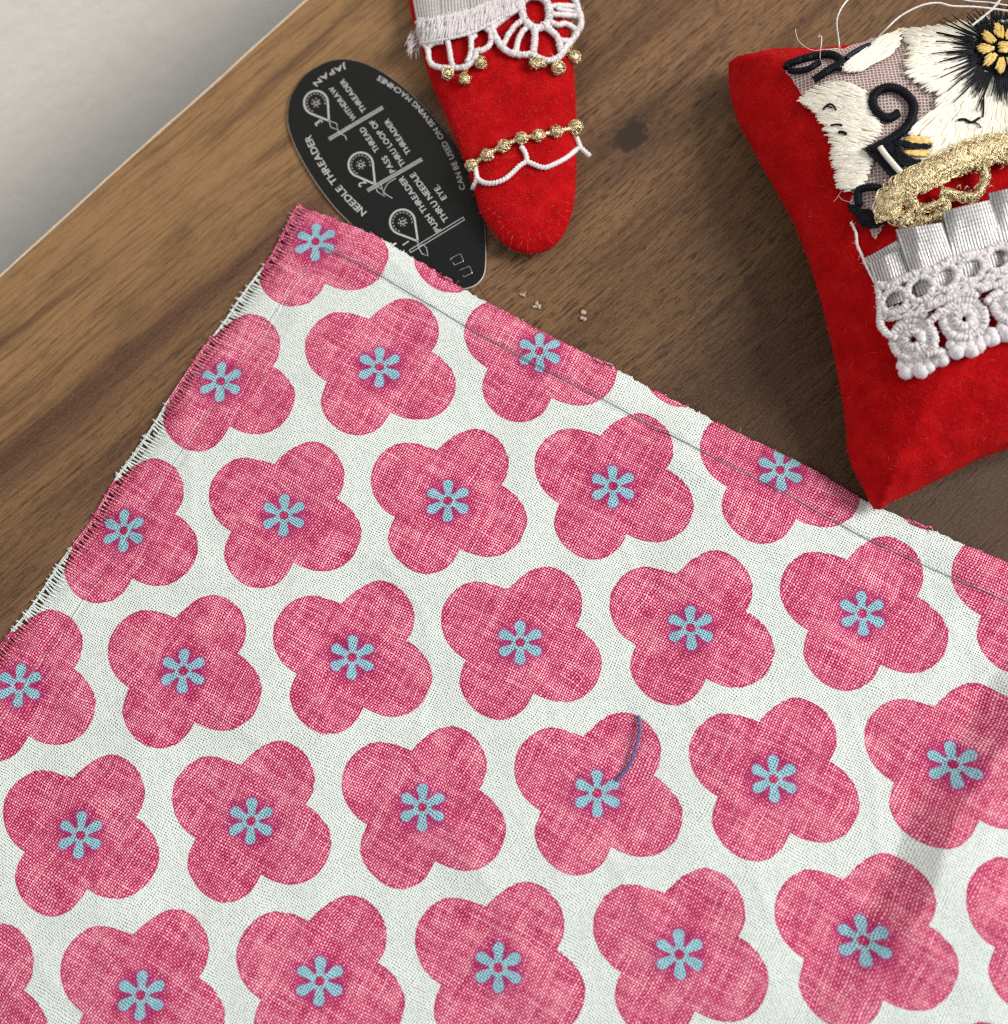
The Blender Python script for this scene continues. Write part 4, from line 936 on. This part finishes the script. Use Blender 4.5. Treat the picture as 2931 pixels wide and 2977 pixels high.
braid(c3([(1250, 1200), (1400, 1190), (1500, 1120), (1650, 1080), (1800, 1030), (1960, 1010), (2150, 960)]), 46, 22, .08)
braid(c3([(1100, 1380), (1170, 1430), (1260, 1400), (1300, 1350), (1250, 1290), (1180, 1290)]), 38, 16, .08)
braid(c3([(1190, 1450), (1290, 1440), (1380, 1440), (1470, 1400), (1500, 1330), (1460, 1290)]), 38, 16, .08)
braid(c3([(1460, 1250), (1560, 1270), (1680, 1280), (1730, 1230), (1760, 1150), (1730, 1080)]), 38, 16, .08)
braid(c3([(1300, 1400), (1380, 1350), (1450, 1330)]), 30, 10, .075)
mb.build('gold_braid', M_gold, cu)

# white guipure lace
lc = MB()
wb = c4([(590, 575), (700, 545), (820, 520), (950, 465), (1120, 395), (1310, 335), (1500, 275), (1750, 190), (1960, 120), (1975, 200), (1760, 270), (1520, 355), (1330, 410), (1160, 460), (960, 560), (830, 610), (700, 640), (600, 650)])
sheet_on(S2, wb, 1.8, 9, lc); stitches(lc, S2, wb, lambda p: np.array([.45, -.25]), 1100, 1.0, .11, 2.15, hh=.4)
def LC(px, r, off=2.3, closed=False): lace_cord(lc, S2, c4(px), r, off, closed=closed)
LC([(572, 402), (640, 412), (720, 378), (790, 350), (850, 322), (925, 312), (985, 285), (1050, 250), (1105, 232), (1200, 202), (1290, 190), (1335, 158), (1436, 140), (1530, 110), (1640, 70), (1800, 10), (1960, -40)], .55)
holes = [(685, 512), (856, 430), (1020, 358), (1193, 300), (1370, 235), (1545, 175), (1720, 110)]
for hx, hy in holes:
    LC([(hx + 82 * math.cos(t) - 6 * math.sin(t), hy + 78 * math.sin(t) - 10 * math.cos(t)) for t in np.linspace(0, 2 * mz, 10, endpoint=False)], .42, closed=True)
LC([(572, 410), (585, 480), (590, 560), (590, 640), (600, 690), (650, 740), (700, 760)], .48)
ros = [(812, 768, 1.0), (1142, 632, 1.0), (1475, 520, 1.0), (1800, 410, 1.0)]
for cx_, cy_, k in ros:
    E = lambda R_, n_=14: [(cx_ + R_ * math.cos(t) * 1.04, cy_ + R_ * math.sin(t) * .98) for t in np.linspace(0, 2 * mz, n_, endpoint=False)]
    LC(E(132), .56, 1.5, closed=True); LC(E(52), .60, 1.7, closed=True)
    LC(E(92), .42, 1.4, closed=True)
    for j in range(5):
        a = j * 1.2566 + .5; LC([(cx_ + 70 * math.cos(a), cy_ + 70 * math.sin(a)), (cx_ + 112 * math.cos(a), cy_ + 112 * math.sin(a))], .30, 1.1)
    LC([(cx_ - 60, cy_ - 150), (cx_ + 10, cy_ - 170), (cx_ + 90, cy_ - 150)], .5, 1.9)
    for bx, by, br in [(-48, 215, 48), (48, 205, 50), (98, 180, 44), (178, 95, 42), (190, 135, 44), (150, 140, 40), (-80, 170, 36), (-20, 175, 40), (30, 165, 40), (90, 130, 38)]:
        lc.ball(S2.proj(c4([(cx_ + bx, cy_ + by)]), 1.0)[0], br / 2.276 / 20.9, 0, 14, jit=.11)
    LC([(cx_ - 90, cy_ + 120), (cx_ - 50, cy_ + 205), (cx_ + 10, cy_ + 190), (cx_ + 70, cy_ + 195), (cx_ + 130, cy_ + 140), (cx_ + 180, cy_ + 110)], .42, 1.2)
LC([(905, 660), (960, 610), (1000, 560)], .44); LC([(900, 870), (960, 850), (1000, 870)], .4); LC([(1290, 520), (1330, 480), (1380, 460)], .44); LC([(900, 545), (1000, 510), (1090, 480)], .4); LC([(1250, 440), (1340, 410), (1420, 385)], .4)
lc.build('guipure_lace', M_white, cu)

# loose threads of the cushion
def loose(name, px, r, zs_, mat=M_thread, fray=0):
    p = catmull(np.c_[px, zs_], n=10); W = P(p[:, 0], p[:, 1], p[:, 2]); mb = MB(); mb.tube(W, r, 6, twist=r * 5, amp=.15)
    for k in range(fray):
        i = random.randrange(len(W)); d = rng.normal(0, 1, 3); d /= np.linalg.norm(d); L = random.uniform(.3, 1.0); mb.tube([W[i], W[i] + d * L * .6, W[i] + d * L + rng.normal(0, .15, 3)], .02, 3)
    return mb.build(name, mat, cu)
zt0 = lambda pts, o=.5: S2.proj(c3(pts), o)[:, 2]
loose('loose_thread', c3([(808, 310), (800, 240), (790, 170), (795, 110), (825, 45), (870, -10), (930, -60)]), .12, [14, 15, 16.5, 17.5, 18, 18, 18])
loose('loose_thread', c3([(1060, 240), (1120, 180), (1210, 100), (1340, 35), (1450, 18), (1540, 38), (1700, 45), (1904, 70), (2100, 110)]), .13, [17.5, 19, 19.5, 20, 20, 20, 20, 20, 20])
loose('loose_thread', c3([(1560, -20), (1650, 5), (1780, 15), (1904, 35), (2080, 60)]), .1, [19] * 5)
loose('loose_thread', c3([(1670, 165), (1740, 110), (1800, 60), (1850, 0), (1880, -60)]), .16, [19, 19.5, 20, 20.5, 20.5])
loose('loose_thread', c3([(680, 375), (685, 320), (692, 260), (688, 235), (668, 238)]), .07, [14.5, 16, 16.5, 16.5, 16.5], fray=4)
loose('loose_thread', c3([(522, 190), (530, 240), (560, 285), (630, 325), (720, 320), (790, 318)]), .045, [13, 14, 14.5, 15, 15.5, 15.5])
q_ = c4([(398, -10), (430, 60), (438, 140), (465, 200), (490, 260), (520, 320), (560, 395), (590, 420)])
loose('loose_thread', q_, .2, S2.proj(q_, .7)[:, 2], fray=30)
q_ = c3([(905, 1250), (860, 1235), (820, 1245), (790, 1290), (770, 1310)]); loose('loose_thread', q_, .035, S2.proj(q_, .4)[:, 2])
q_ = c3([(800, 1270), (830, 1300), (880, 1312), (900, 1290)]); loose('loose_thread', q_, .035, S2.proj(q_, .4)[:, 2])

# ------------------------------------------------------------------ small litter on the table
def fleck(px19, size, label, flat=.35, seed=1):
    random.seed(seed); c = Q([px19], .2)[0]; mb = MB()
    for k in range(4):
        mb.ball(c + np.array([random.uniform(-.5, .5) * size[0], random.uniform(-.5, .5) * size[1], 0]), random.uniform(.14, .36), 0, 11, flat=.2, jit=.4)
    o = mb.build('glue_fleck', M_glue); tag(o, label, 'fleck'); return o
fleck((985, 556), (1.2, .6), 'small pale glue fleck on the wood nearest the black card', seed=2)
fleck((1017, 580), (1.3, 1.3), 'scaly pale glue fleck on the wood, middle one of three beside the cloth', seed=3)
fleck((1103, 594), (.7, 1.4), 'largest pinkish glue fleck on the wood, farthest from the black card', seed=5)
fleck((1177, 713), (.3, .5), 'tiny beige fleck on the wood right against the upper cloth edge', seed=6)
mb = MB(); c = Q([(948, 466)], .3)[0]
for k in range(46):
    a = random.uniform(0, 6.28); L = random.uniform(.5, 1.6); p0 = c + np.array([random.uniform(-1.2, 1.2), random.uniform(-.5, .5), random.uniform(0, .6)]); p1 = p0 + np.array([math.cos(a), math.sin(a), random.uniform(-.2, .2)]) * L * .5; a += random.uniform(-1.5, 1.5)
    p2 = p1 + np.array([math.cos(a), math.sin(a), 0]) * L * .5; mb.tube(catmull([p0, p1, p2], n=3), .03, 3)
o = mb.build('lint_tuft', simple('dark_lint', (.10, .075, .06), .9)); tag(o, 'dark fluffy lint tuft between the black card and the red ornament tip', 'lint')

# whatever lacks parents keeps its own transform
SC.cycles.use_denoising = False; SC.cycles.filter_width = 1.1
